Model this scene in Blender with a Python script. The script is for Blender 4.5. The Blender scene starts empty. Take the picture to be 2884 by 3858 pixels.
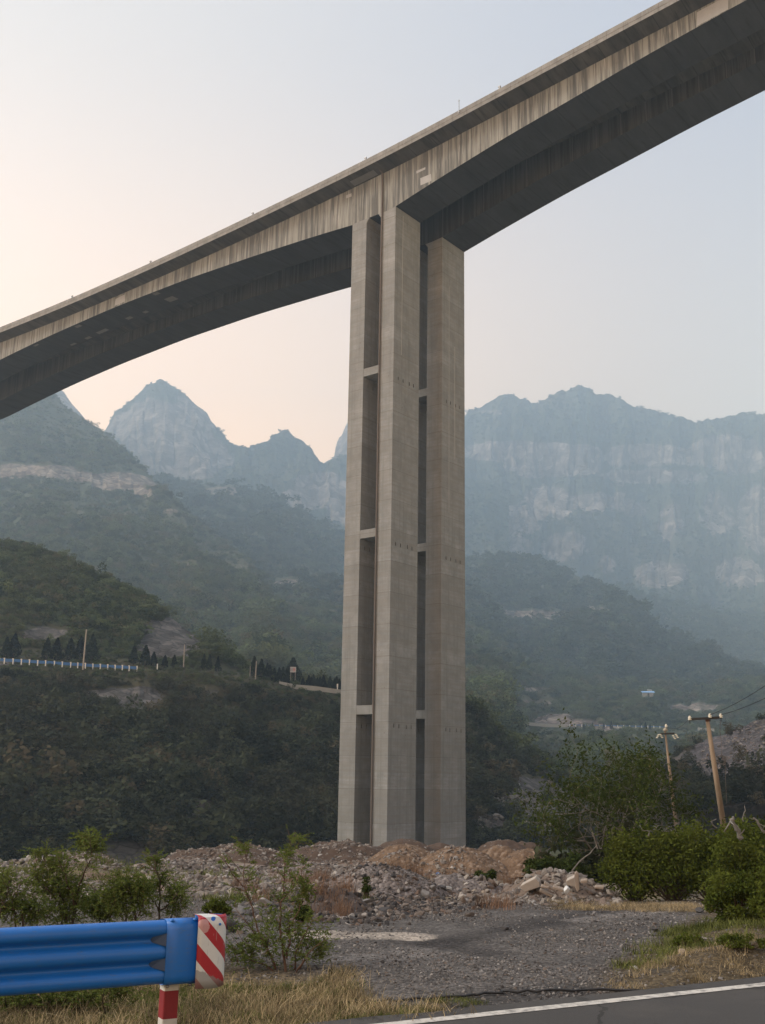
import bpy, math, random
import numpy as np
from mathutils import Vector, Matrix
R = math.radians
random.seed(7)
rng = np.random.default_rng(11)
scene = bpy.context.scene
COL = scene.collection
EYE = 1.95

# ------------------------------------------------------------------ camera solved from the pier and its bands
F, PITCH, ROLL = 4045.45, 0.2428, 0.0163          # focal length in photo pixels, pitch, roll
CX, CY, K = 1442.0, 1929.0, 2884.0 / 1654.0
fw = np.array([0, math.cos(PITCH), math.sin(PITCH)])
u0 = np.array([0, -math.sin(PITCH), math.cos(PITCH)])
r0 = np.array([1.0, 0, 0])
RT = math.cos(ROLL) * r0 + math.sin(ROLL) * u0
UP = math.cos(ROLL) * u0 - math.sin(ROLL) * r0
cam = bpy.data.cameras.new('camera')
co = bpy.data.objects.new('camera', cam)
COL.objects.link(co)
cam.sensor_fit = 'HORIZONTAL'
cam.sensor_width = 36
cam.lens = 36 * F / 2884
cam.clip_start = 0.1
cam.clip_end = 9000
M = Matrix(((RT[0], UP[0], -fw[0], 0), (RT[1], UP[1], -fw[1], 0), (RT[2], UP[2], -fw[2], EYE), (0, 0, 0, 1)))
co.matrix_world = M
scene.camera = co


def ray(px, py):
    a = (np.asarray(px, float) * K - CX) / F
    b = -(np.asarray(py, float) * K - CY) / F
    return fw + np.multiply.outer(a, RT) + np.multiply.outer(b, UP)


def P(px, py, d):                                  # the point seen at (px, py) d metres ahead
    v = ray(px, py)
    v = v * (np.asarray(d, float) / v[..., 1])[..., None]
    v[..., 2] += EYE
    return v


def PZ(px, py, z):                                 # the point seen at (px, py) on height z
    v = ray(px, py)
    v = v * ((z - EYE) / v[..., 2])
    v[..., 2] += EYE
    return v


def proj(p):
    q = np.asarray(p, float) - np.array([0, 0, EYE])
    w = q @ fw
    return (CX + F * (q @ RT) / w) / K, (CY - F * (q @ UP) / w) / K


# ------------------------------------------------------------------ noise
def hsh(i, j, k, s):
    h = (i * 374761393 + j * 668265263 + k * 2147483647 + s * 974634777) & 0xFFFFFFFF
    h = ((h ^ (h >> 13)) * 1274126177) & 0xFFFFFFFF
    h = ((h ^ (h >> 16)) * 2246822519) & 0xFFFFFFFF
    return ((h ^ (h >> 15)) & 0xFFFFFF) / float(0xFFFFFF)


def vnoise(p, s=0):
    p = np.asarray(p, float)
    i = np.floor(p).astype(np.int64)
    f = p - i
    f = f * f * (3 - 2 * f)
    o = 0
    for a in (0, 1):
        for b in (0, 1):
            for c in (0, 1):
                w = (f[..., 0] if a else 1 - f[..., 0]) * (f[..., 1] if b else 1 - f[..., 1]) * (f[..., 2] if c else 1 - f[..., 2])
                o = o + w * hsh(i[..., 0] + a, i[..., 1] + b, i[..., 2] + c, s)
    return o * 2 - 1


def fbm(p, s=0, o=5, g=0.5):
    p = np.asarray(p, float)
    t, a, n = 0, 1.0, 0
    for k in range(o):
        t = t + a * vnoise(p * 2 ** k + 17.3 * k, s + k)
        n += a
        a *= g
    return t / n


def sm(a, b, x):
    t = np.clip((x - a) / (b - a), 0, 1)
    return t * t * (3 - 2 * t)


# ------------------------------------------------------------------ objects
def tag(o, label=None, cat=None, group=None, kind=None):
    if label: o['label'] = label
    if cat: o['category'] = cat
    if group: o['group'] = group
    if kind: o['kind'] = kind
    return o


def link(name, me, parent=None, loc=None):
    o = bpy.data.objects.new(name, me)
    COL.objects.link(o)
    if parent: o.parent = parent
    if loc is not None: o.location = loc
    return o


def empty(name, loc=(0, 0, 0), rz=0, label=None, cat=None, group=None):
    o = link(name, None, None, loc)
    o.rotation_euler = (0, 0, rz)
    o.empty_display_size = 0.2
    return tag(o, label, cat, group)


class MB:
    def __init__(s): s.v, s.f, s.m, s.t = [], [], [], []

    def add(s, vs, fs, m=0, t=None):
        n = len(s.v)
        s.v += [tuple(map(float, q)) for q in vs]
        s.f += [tuple(i + n for i in q) for q in fs]
        s.m += [m] * len(fs)
        s.t += [random.random() if t is None else t] * len(fs)

    def box(s, a, b, m=0):
        x0, y0, z0 = a; x1, y1, z1 = b
        s.add([(x0, y0, z0), (x1, y0, z0), (x1, y1, z0), (x0, y1, z0), (x0, y0, z1), (x1, y0, z1), (x1, y1, z1), (x0, y1, z1)],
              [(0, 3, 2, 1), (4, 5, 6, 7), (0, 1, 5, 4), (1, 2, 6, 5), (2, 3, 7, 6), (3, 0, 4, 7)], m)

    def tube(s, pts, rad, n=6, m=0, cap=True):
        pts = [Vector(p) for p in pts]
        if not hasattr(rad, '__len__'): rad = [rad] * len(pts)
        rings = []
        ref = None
        for i, p in enumerate(pts):
            d = (pts[min(i + 1, len(pts) - 1)] - pts[max(i - 1, 0)])
            d = d.normalized() if d.length > 1e-9 else Vector((0, 0, 1))
            if ref is None: ref = d.orthogonal().normalized()
            x = (ref - d * ref.dot(d))
            x = x.normalized() if x.length > 1e-6 else d.orthogonal().normalized()
            ref = x
            y = d.cross(x)
            rings.append([p + (x * math.cos(2 * math.pi * k / n) + y * math.sin(2 * math.pi * k / n)) * rad[i] for k in range(n)])
        vs = [q for r in rings for q in r]
        fs = []
        for i in range(len(pts) - 1):
            for k in range(n):
                a, b = i * n + k, i * n + (k + 1) % n
                fs.append((a, b, b + n, a + n))
        if cap:
            fs.append(tuple(range(n - 1, -1, -1)))
            fs.append(tuple((len(pts) - 1) * n + k for k in range(n)))
        s.add(vs, fs, m)

    def lathe(s, prof, n=12, c=(0, 0, 0), m=0):
        vs, fs = [], []
        for r, z in prof:
            for k in range(n):
                a = 2 * math.pi * k / n
                vs.append((c[0] + r * math.cos(a), c[1] + r * math.sin(a), c[2] + z))
        for i in range(len(prof) - 1):
            for k in range(n):
                a, b = i * n + k, i * n + (k + 1) % n
                fs.append((a, b, b + n, a + n))
        fs.append(tuple(range(n - 1, -1, -1)))
        fs.append(tuple((len(prof) - 1) * n + k for k in range(n)))
        s.add(vs, fs, m)

    def mesh(s, name, mats, smooth=False):
        me = bpy.data.meshes.new(name)
        me.from_pydata(s.v, [], s.f)
        for m in (mats if isinstance(mats, (list, tuple)) else [mats]): me.materials.append(m)
        me.polygons.foreach_set('material_index', s.m)
        at = me.attributes.new('tint', 'FLOAT', 'FACE')
        at.data.foreach_set('value', s.t)
        if smooth: me.polygons.foreach_set('use_smooth', [True] * len(s.f))
        me.update()
        return me

    def build(s, name, mats, parent=None, smooth=False, loc=None):
        return link(name, s.mesh(name, mats, smooth), parent, loc)


def np_mesh(name, V, Q, mats, smooth=True, attrs=None, face_attrs=None):
    me = bpy.data.meshes.new(name)
    V = np.asarray(V, np.float32); Q = np.asarray(Q, np.int32)
    me.vertices.add(len(V)); me.vertices.foreach_set('co', V.ravel())
    k = Q.shape[1]
    me.loops.add(Q.size); me.loops.foreach_set('vertex_index', Q.ravel())
    me.polygons.add(len(Q)); me.polygons.foreach_set('loop_start', np.arange(0, Q.size, k, dtype=np.int32))
    me.polygons.foreach_set('use_smooth', [smooth] * len(Q))
    me.update(calc_edges=True)
    me.validate()
    for m in (mats if isinstance(mats, (list, tuple)) else [mats]): me.materials.append(m)
    for n, a in (attrs or {}).items():
        a = np.asarray(a, np.float32)
        if a.ndim == 2:
            at = me.attributes.new(n, 'FLOAT_COLOR', 'POINT')
            at.data.foreach_set('color', np.concatenate([a, np.ones((len(a), 1), np.float32)], 1).ravel())
        else:
            at = me.attributes.new(n, 'FLOAT', 'POINT'); at.data.foreach_set('value', a)
    for n, a in (face_attrs or {}).items():
        at = me.attributes.new(n, 'FLOAT', 'FACE'); at.data.foreach_set('value', np.asarray(a, np.float32))
    return me


def grid_quads(nr, nc):
    i = np.arange(nr - 1)[:, None] * nc + np.arange(nc - 1)[None, :]
    return np.stack([i, i + 1, i + nc + 1, i + nc], -1).reshape(-1, 4)


# ------------------------------------------------------------------ material helpers
class N:
    def __init__(s, name):
        s.m = bpy.data.materials.new(name)
        s.m.use_nodes = True
        s.t = s.m.node_tree
        s.t.nodes.clear()
        s.out = s.t.nodes.new('ShaderNodeOutputMaterial')

    def n(s, typ, props=None, **ins):
        nd = s.t.nodes.new('ShaderNode' + typ)
        for k, v in (props or {}).items(): setattr(nd, k, v)
        for k, v in ins.items():
            key = int(k[1:]) if k[0] == 'i' and k[1:].isdigit() else k.replace('_', ' ')
            sock = nd.inputs[key]
            if hasattr(v, 'links'): s.t.links.new(v, sock)
            else: sock.default_value = v
        return nd

    def coord(s, scale=(1, 1, 1), kind='Object'):
        c = s.n('TexCoord')
        mp = s.n('Mapping', Vector=c.outputs[kind], Scale=scale)
        return mp.outputs[0]

    def noise(s, vec, scale, detail=4, rough=0.55, dist=0.0):
        return s.n('TexNoise', Vector=vec, Scale=scale, Detail=detail, Roughness=rough, Distortion=dist).outputs[0]

    def ramp(s, fac, stops, interp='LINEAR'):
        nd = s.n('ValToRGB', Fac=fac)
        nd.color_ramp.interpolation = interp
        el = nd.color_ramp.elements
        while len(el) < len(stops): el.new(0.5)
        for e, (p, c) in zip(el, stops):
            e.position = p
            e.color = (c, c, c, 1) if not hasattr(c, '__len__') else (*c, 1)
        return nd.outputs[0]

    def mix(s, fac, a, b, blend='MIX'):
        nd = s.n('Mix', dict(data_type='RGBA', blend_type=blend))
        for k, v in ((0, fac), (6, a), (7, b)):
            if hasattr(v, 'links'): s.t.links.new(v, nd.inputs[k])
            else: nd.inputs[k].default_value = (*v, 1) if hasattr(v, '__len__') else v
        return nd.outputs[2]

    def math(s, op, a, b=0.0, c=0.0):
        nd = s.n('Math', dict(operation=op))
        for k, v in ((0, a), (1, b), (2, c)):
            if hasattr(v, 'links'): s.t.links.new(v, nd.inputs[k])
            else: nd.inputs[k].default_value = v
        return nd.outputs[0]

    def attr(s, name, out='Fac'):
        return s.n('Attribute', dict(attribute_name=name)).outputs[out]

    def bump(s, h, strength=0.5, dist=0.05):
        return s.n('Bump', Height=h, Strength=strength, Distance=dist).outputs[0]

    def pbr(s, col, rough=0.85, normal=None, metal=0.0, spec=0.3):
        b = s.n('BsdfPrincipled')
        for k, v in (('Base Color', col), ('Roughness', rough), ('Metallic', metal), ('Specular IOR Level', spec)):
            if hasattr(v, 'links'): s.t.links.new(v, b.inputs[k])
            else: b.inputs[k].default_value = (*v, 1) if hasattr(v, '__len__') else v
        if normal is not None: s.t.links.new(normal, b.inputs['Normal'])
        s.t.links.new(b.outputs[0], s.out.inputs[0])
        return s.m

    def leaf(s, col, trans=0.3, rough=0.7):
        d = s.n('BsdfDiffuse', Color=col)
        t = s.n('BsdfTranslucent', Color=col)
        mx = s.n('MixShader', Fac=trans, i1=d.outputs[0], i2=t.outputs[0])
        s.t.links.new(mx.outputs[0], s.out.inputs[0])
        return s.m


def plain(name, col, rough=0.7, var=0.15, scale=8.0, metal=0.0, spec=0.3):
    n = N(name)
    f = n.noise(n.coord(), scale)
    c = n.mix(f, tuple(x * (1 - var) for x in col), tuple(min(1, x * (1 + var)) for x in col))
    return n.pbr(c, rough, None, metal, spec)


def mat_pier():
    n = N('pier_concrete')
    g = n.n('TexCoord').outputs['Object']
    xyz = n.n('SeparateXYZ', Vector=g)
    z = xyz.outputs[2]
    lift = n.math('FLOOR', n.math('DIVIDE', n.math('ADD', z, 1.0), 2.26))
    wn = n.n('TexWhiteNoise', dict(noise_dimensions='1D'), W=lift).outputs[0]
    blot = n.noise(n.coord((0.42, 0.42, 0.42)), 1.0, 8, 0.7)
    strk = n.noise(n.coord((2.2, 2.2, 0.06)), 1.0, 4, 0.6)
    plank = n.noise(n.coord((0.15, 0.15, 3.0)), 1.0, 2)
    c = n.mix(n.ramp(blot, [(0.32, 0.0), (0.66, 1.0)]), (0.148, 0.156, 0.160), (0.262, 0.270, 0.272))
    c = n.mix(n.math('MULTIPLY', wn, 0.5), c, (0.155, 0.155, 0.15))
    c = n.mix(n.math('MULTIPLY', n.ramp(strk, [(0.50, 0.0), (0.70, 1.0)]), 0.5), c, (0.11, 0.124, 0.115))
    c = n.mix(n.math('MULTIPLY', n.ramp(plank, [(0.42, 0.0), (0.58, 1.0)]), 0.4), c, (0.17, 0.16, 0.145))
    wob = n.math('MULTIPLY', n.noise(n.coord((0.8, 0.8, 0.2)), 1.0, 3), 0.10)
    fr = n.math('FRACT', n.math('DIVIDE', n.math('ADD', n.math('ADD', z, 1.0), wob), 4.52))
    ln = n.math('LESS_THAN', fr, 0.015)
    fr2 = n.math('FRACT', n.math('DIVIDE', n.math('ADD', n.math('ADD', z, 1.0), wob), 2.26))
    ln2 = n.math('MULTIPLY', n.math('LESS_THAN', fr2, 0.022), n.ramp(blot, [(0.4, 0.1), (0.6, 0.8)]))
    c = n.mix(n.math('MULTIPLY', n.math('MAXIMUM', ln, ln2), 0.6), c, (0.10, 0.094, 0.086))
    hole = n.n('TexVoronoi', Vector=n.coord((0.75, 0.75, 0.75)), Scale=1.0).outputs[0]
    c = n.mix(n.math('MULTIPLY', n.math('LESS_THAN', hole, 0.075), 0.6), c, (0.12, 0.105, 0.09))
    b = n.bump(n.noise(n.coord((1, 1, 2)), 3.0, 5), 0.25, 0.05)
    return n.pbr(c, 0.9, b)


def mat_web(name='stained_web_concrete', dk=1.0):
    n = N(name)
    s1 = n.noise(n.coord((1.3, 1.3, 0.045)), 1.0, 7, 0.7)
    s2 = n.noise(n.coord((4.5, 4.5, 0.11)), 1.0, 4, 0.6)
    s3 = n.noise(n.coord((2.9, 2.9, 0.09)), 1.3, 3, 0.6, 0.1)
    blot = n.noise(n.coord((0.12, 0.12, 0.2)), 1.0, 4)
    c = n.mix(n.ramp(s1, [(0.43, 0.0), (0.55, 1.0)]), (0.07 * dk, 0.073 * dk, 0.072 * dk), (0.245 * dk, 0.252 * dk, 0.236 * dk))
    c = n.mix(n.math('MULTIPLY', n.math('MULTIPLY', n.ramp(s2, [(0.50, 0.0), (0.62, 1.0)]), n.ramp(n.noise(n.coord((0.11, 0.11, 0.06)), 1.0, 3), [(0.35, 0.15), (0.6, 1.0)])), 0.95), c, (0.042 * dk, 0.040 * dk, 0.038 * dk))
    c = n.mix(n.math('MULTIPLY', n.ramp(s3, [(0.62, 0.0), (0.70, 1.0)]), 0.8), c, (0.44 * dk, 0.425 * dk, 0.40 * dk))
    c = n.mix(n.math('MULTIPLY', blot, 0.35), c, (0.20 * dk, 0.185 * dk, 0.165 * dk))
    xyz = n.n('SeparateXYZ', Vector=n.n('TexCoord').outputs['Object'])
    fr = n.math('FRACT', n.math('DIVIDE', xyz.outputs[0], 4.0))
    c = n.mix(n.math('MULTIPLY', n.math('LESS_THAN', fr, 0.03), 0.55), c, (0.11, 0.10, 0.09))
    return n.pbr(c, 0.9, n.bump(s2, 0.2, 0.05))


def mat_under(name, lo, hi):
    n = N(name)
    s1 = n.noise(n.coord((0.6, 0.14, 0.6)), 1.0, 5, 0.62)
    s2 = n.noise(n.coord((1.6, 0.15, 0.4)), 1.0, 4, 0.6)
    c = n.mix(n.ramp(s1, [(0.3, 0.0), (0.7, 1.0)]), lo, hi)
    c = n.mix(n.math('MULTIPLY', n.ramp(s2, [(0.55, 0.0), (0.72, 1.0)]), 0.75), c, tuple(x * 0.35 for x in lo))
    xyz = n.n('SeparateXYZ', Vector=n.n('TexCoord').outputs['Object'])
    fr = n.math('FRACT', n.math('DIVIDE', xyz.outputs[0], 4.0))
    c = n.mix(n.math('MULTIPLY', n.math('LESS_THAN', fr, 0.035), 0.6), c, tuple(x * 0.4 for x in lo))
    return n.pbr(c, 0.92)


def mat_parapet():
    n = N('parapet_concrete')
    s1 = n.noise(n.coord((0.7, 0.7, 0.7)), 1.0, 6, 0.65)
    s2 = n.noise(n.coord((5, 5, 0.8)), 1.0, 3)
    c = n.mix(n.ramp(s1, [(0.3, 0.0), (0.7, 1.0)]), (0.135, 0.135, 0.132), (0.245, 0.243, 0.235))
    c = n.mix(n.math('MULTIPLY', n.ramp(s2, [(0.55, 0.0), (0.7, 1.0)]), 0.6), c, (0.13, 0.12, 0.105))
    xyz = n.n('SeparateXYZ', Vector=n.n('TexCoord').outputs['Object'])
    fr = n.math('FRACT', n.math('DIVIDE', xyz.outputs[0], 2.5))
    c = n.mix(n.math('MULTIPLY', n.math('LESS_THAN', fr, 0.04), 0.6), c, (0.10, 0.09, 0.08))
    return n.pbr(c, 0.9)


def mat_hill(name, veg_lo, veg_hi, rock_lo, rock_hi, sc, crk=0.6):
    n = N(name)
    g = n.coord((sc, sc, sc))
    v1 = n.noise(g, 1.0, 8, 0.68)
    v2 = n.noise(g, 0.14, 5, 0.6)
    veg = n.mix(n.ramp(v1, [(0.34, 0.0), (0.66, 1.0)]), veg_lo, veg_hi)
    veg = n.mix(n.math('MULTIPLY', n.ramp(v2, [(0.4, 0.0), (0.62, 1.0)]), 0.55), veg, tuple(a * 0.55 + b * 0.45 for a, b in zip(veg_hi, (0.16, 0.12, 0.075))))
    st = n.noise(n.coord((sc * 0.6, sc * 0.6, sc * 1.3)), 1.0, 6, 0.66, 0.6)
    cr = n.noise(n.coord((sc * 1.6, sc * 1.6, sc * 0.35)), 1.0, 6, 0.66, 0.4)
    rk = n.mix(n.ramp(st, [(0.36, 0.0), (0.62, 1.0)]), rock_lo, rock_hi)
    vo = n.n('TexVoronoi', dict(feature='DISTANCE_TO_EDGE'), Vector=n.mix(0.12, g, n.n('TexNoise', Vector=g, Scale=2.0).outputs[1]), Scale=1.1)
    rk = n.mix(n.ramp(vo.outputs[0], [(0.0, 0.55), (0.09, 0.0)]), rk, tuple(x * 0.35 for x in rock_lo))
    v2 = n.n('TexVoronoi', Vector=n.mix(0.12, g, n.n('TexNoise', Vector=g, Scale=2.0).outputs[1]), Scale=1.1)
    rk = n.mix(0.75, rk, n.mix(n.n('SeparateColor', Color=v2.outputs[1]).outputs[0], (0.22, 0.22, 0.22), (0.72, 0.71, 0.70)), 'OVERLAY')
    rk = n.mix(n.math('MULTIPLY', n.ramp(cr, [(0.5, 0.0), (0.62, 1.0)]), crk), rk, tuple(x * 0.45 for x in rock_lo))
    mask = n.math('ADD', n.attr('rock'), n.math('MULTIPLY', n.math('SUBTRACT', n.noise(g, 0.7, 6, 0.7), 0.5), 1.1))
    c = n.mix(n.ramp(mask, [(0.44, 0.0), (0.58, 1.0)]), veg, rk)
    b = n.bump(v1, 0.8, 2.0 / max(sc, 0.02) * 0.12)
    return n.pbr(c, 0.95, b, 0, 0.1)


def mat_ground():
    n = N('ground_soil')
    base = n.attr('col', 'Color')
    g = n.coord()
    f1 = n.noise(g, 22.0, 5, 0.7)
    f2 = n.noise(g, 2.2, 6, 0.65)
    vr = n.n('TexVoronoi', Vector=g, Scale=26.0)
    vc = n.n('SeparateColor', Color=vr.outputs[1]).outputs[0]
    c = n.mix(0.75, base, n.mix(f1, (0.25, 0.25, 0.25), (0.80, 0.79, 0.78)), 'OVERLAY')
    c = n.mix(0.8, c, n.mix(n.ramp(vc, [(0.2, 0.0), (0.95, 1.0)]), (0.30, 0.30, 0.30), (0.80, 0.79, 0.78)), 'OVERLAY')
    c = n.mix(0.7, c, n.mix(n.ramp(f2, [(0.3, 0.0), (0.7, 1.0)]), (0.34, 0.34, 0.34), (0.62, 0.62, 0.62)), 'OVERLAY')
    h = n.math('ADD', n.math('MULTIPLY', vr.outputs[0], -1.0), f1)
    return n.pbr(c, 0.95, n.bump(h, 0.7, 0.03), 0, 0.2)


def mat_stone(name, stops):
    n = N(name)
    rnd = n.n('ObjectInfo').outputs['Random']
    c = n.ramp(rnd, stops, 'CONSTANT')
    f = n.noise(n.coord(), 5.0, 6, 0.65)
    c = n.mix(0.8, c, n.mix(f, (0.25, 0.25, 0.25), (0.78, 0.77, 0.75)), 'OVERLAY')
    return n.pbr(c, 0.9, n.bump(f, 0.5, 0.05), 0, 0.2)


def mat_leaf(name, lo, hi, trans=0.3, rand=False, dry=None):
    n = N(name)
    t = n.attr('tint')
    c = n.mix(t, lo, hi)
    if not rand:
        pn = n.noise(n.coord(), 1.7, 4, 0.6)
        c = n.mix(n.math('MULTIPLY', n.ramp(pn, [(0.42, 0.0), (0.68, 1.0)]), 0.5), c, tuple(0.45 * a_ + b_ for a_, b_ in zip(hi, (0.045, 0.035, 0.012))))
        c = n.mix(n.math('MULTIPLY', n.math('GREATER_THAN', t, 0.93), 0.6), c, (0.16, 0.12, 0.06))
    if rand:
        oi = n.n('ObjectInfo')
        r = oi.outputs['Random']
        c = n.mix(n.math('MULTIPLY', n.math('POWER', r, 2.0), 0.85), c, tuple(x * 1.9 for x in hi))
        c = n.mix(n.math('MULTIPLY', n.math('LESS_THAN', r, 0.30), 0.55), c, tuple(x * 0.6 for x in lo))
        pt = n.noise(oi.outputs['Location'], 0.035, 4, 0.6)
        if dry: c = n.mix(n.math('MULTIPLY', n.ramp(pt, [(0.46, 0.0), (0.62, 1.0)]), 0.55), c, tuple(0.6 * a_ + 0.4 * b_ for a_, b_ in zip(hi, dry)))
        if dry: c = n.mix(n.math('MULTIPLY', n.math('GREATER_THAN', r, 0.86), 0.7), c, dry)
    return n.leaf(c, trans)


def mat_bark(name, lo, hi, sc=6.0):
    n = N(name)
    f = n.noise(n.coord((sc, sc, sc * 0.3)), 1.0, 5, 0.6)
    return n.pbr(n.mix(n.ramp(f, [(0.3, 0.0), (0.7, 1.0)]), lo, hi), 0.9, n.bump(f, 0.4, 0.02))


MPIER = mat_pier()
MWEB = mat_web()
MWEBD = mat_web('shade_painted_web_concrete', 0.2)  # same streaked concrete, darkened to paint in the shade between the decks
MSOF = mat_under('soffit_concrete', (0.015, 0.018, 0.024), (0.033, 0.037, 0.045))  # near-black bluish tone puts the deep shade under the deck into the colour
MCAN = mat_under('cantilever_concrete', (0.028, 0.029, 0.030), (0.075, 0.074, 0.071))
MPAR = mat_parapet()
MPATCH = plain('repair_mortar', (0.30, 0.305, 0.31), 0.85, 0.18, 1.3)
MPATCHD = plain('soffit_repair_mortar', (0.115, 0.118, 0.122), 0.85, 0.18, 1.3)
MPIPE = plain('rusty_drain_pipe', (0.105, 0.088, 0.076), 0.8, 0.35, 0.6)
MSTEEL = plain('galvanised_steel', (0.22, 0.22, 0.22), 0.5, 0.2, 4.0, 0.6)
MDARKST = plain('dark_iron', (0.035, 0.032, 0.03), 0.7, 0.3, 6.0)
MWHITE = plain('white_paint', (0.62, 0.62, 0.60), 0.6, 0.12, 5.0)
MGROUND = mat_ground()

# ================================================================== the two bridges
TH, BX, BY = 0.6686, 1.2734, 150.0
LA, GAP, BW = 2.8882, 2.8907, 6.4458
BASEZ = -7.6
UVEC = np.array([math.cos(TH), -math.sin(TH)])
VVEC = np.array([math.sin(TH), math.cos(TH)])


def U(px, py, off):                                # (s, z) on the bridge's vertical plane v = off
    v = ray(px, py)
    t = ((np.array([BX, BY]) @ VVEC) + off) / (v[:2] @ VVEC)
    p = v * t
    return float((p[:2] - np.array([BX, BY])) @ UVEC), float(p[2] + EYE - BASEZ)


Z0 = EYE - BASEZ                                   # from heights above the eye to heights above the bridge base
S = np.unique(np.concatenate([np.arange(-176, 96, 2.0), [-2 * LA - GAP, -LA - GAP, -LA, 0.0]]))


def smooth_interp(x, pts, w):
    xs = np.array([p[0] for p in pts]); ys = np.array([p[1] for p in pts])
    k = np.linspace(-w, w, 21)
    return np.mean([np.interp(x + q, xs, ys) for q in k], 0)


WT = smooth_interp(S, [(-200, 93.2), (-176, 92.1), (-135, 90.55), (-107, 89.95), (-82, 89.75), (-66, 89.95), (-48, 90.42), (-32, 91.05), (-16, 91.8),
                       (-5, 92.4), (2.8, 93.0), (15, 94.15), (28.5, 95.5), (47, 97.3), (55, 98.1), (75, 100.1), (96, 102.1), (120, 104)], 9) + Z0
lf = smooth_interp(S, [(-176, 86.3), (-155, 84.6), (-142, 83.1), (-134, 83.1), (-125, 84.2), (-107, 85.95), (-90, 87.0), (-69, 87.7), (-48, 87.62), (-30, 86.95),
                       (-16, 86.2), (-8.67, 85.62), (4, 84.7)], 5)
rt = smooth_interp(S, [(-6, 84.6), (0, 85.98), (6, 87.37), (13.5, 88.95), (20, 90.25), (28.4, 91.65), (41.7, 93.95), (55.4, 95.9), (75, 97.9), (96, 99.4), (120, 100)], 3)
WB = np.where(S <= -2 * LA - GAP + 0.01, lf, np.where(S >= -0.01, rt, 85.78)) + Z0
OV, CDZ, FAS, PARH = 2.75, 0.40, 0.5, 0.9


def leg_mesh(s0, s1, v0, v1, ztop, zbot, pockets):
    """box leg; the face looking along +s carries rows of recessed form-tie pockets"""
    m = MB()
    vs = sorted({v0, v1} | {p[0] - 0.1 for p in pockets} | {p[0] + 0.1 for p in pockets})
    zs = sorted({zbot, ztop} | {p[1] - 0.28 for p in pockets} | {p[1] + 0.28 for p in pockets})
    for i in range(len(vs) - 1):
        for j in range(len(zs) - 1):
            a, b, c, d = vs[i], vs[i + 1], zs[j], zs[j + 1]
            hole = any(abs((a + b) / 2 - p[0]) < 0.1 and abs((c + d) / 2 - p[1]) < 0.28 for p in pockets)
            x = s1 - (0.35 if hole else 0)
            m.add([(x, a, c), (x, b, c), (x, b, d), (x, a, d)], [(0, 1, 2, 3)])
            if hole:
                m.add([(s1, a, c), (s1, b, c), (x, b, c), (x, a, c)], [(0, 1, 2, 3)])
                m.add([(s1, a, d), (x, a, d), (x, b, d), (s1, b, d)], [(0, 1, 2, 3)])
                m.add([(s1, a, c), (x, a, c), (x, a, d), (s1, a, d)], [(0, 1, 2, 3)])
                m.add([(s1, b, c), (s1, b, d), (x, b, d), (x, b, c)], [(0, 1, 2, 3)])
    m.add([(s0, v0, zbot), (s1, v0, zbot), (s1, v0, ztop), (s0, v0, ztop)], [(0, 1, 2, 3)])
    m.add([(s0, v1, zbot), (s1, v1, zbot), (s1, v1, ztop), (s0, v1, ztop)], [(3, 2, 1, 0)])
    m.add([(s0, v0, zbot), (s0, v1, zbot), (s0, v1, ztop), (s0, v0, ztop)], [(3, 2, 1, 0)])
    m.add([(s0, v0, ztop), (s1, v0, ztop), (s1, v1, ztop), (s0, v1, ztop)], [(0, 1, 2, 3)])
    m.add([(s0, v0, zbot), (s1, v0, zbot), (s1, v1, zbot), (s0, v1, zbot)], [(3, 2, 1, 0)])
    return m


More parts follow.
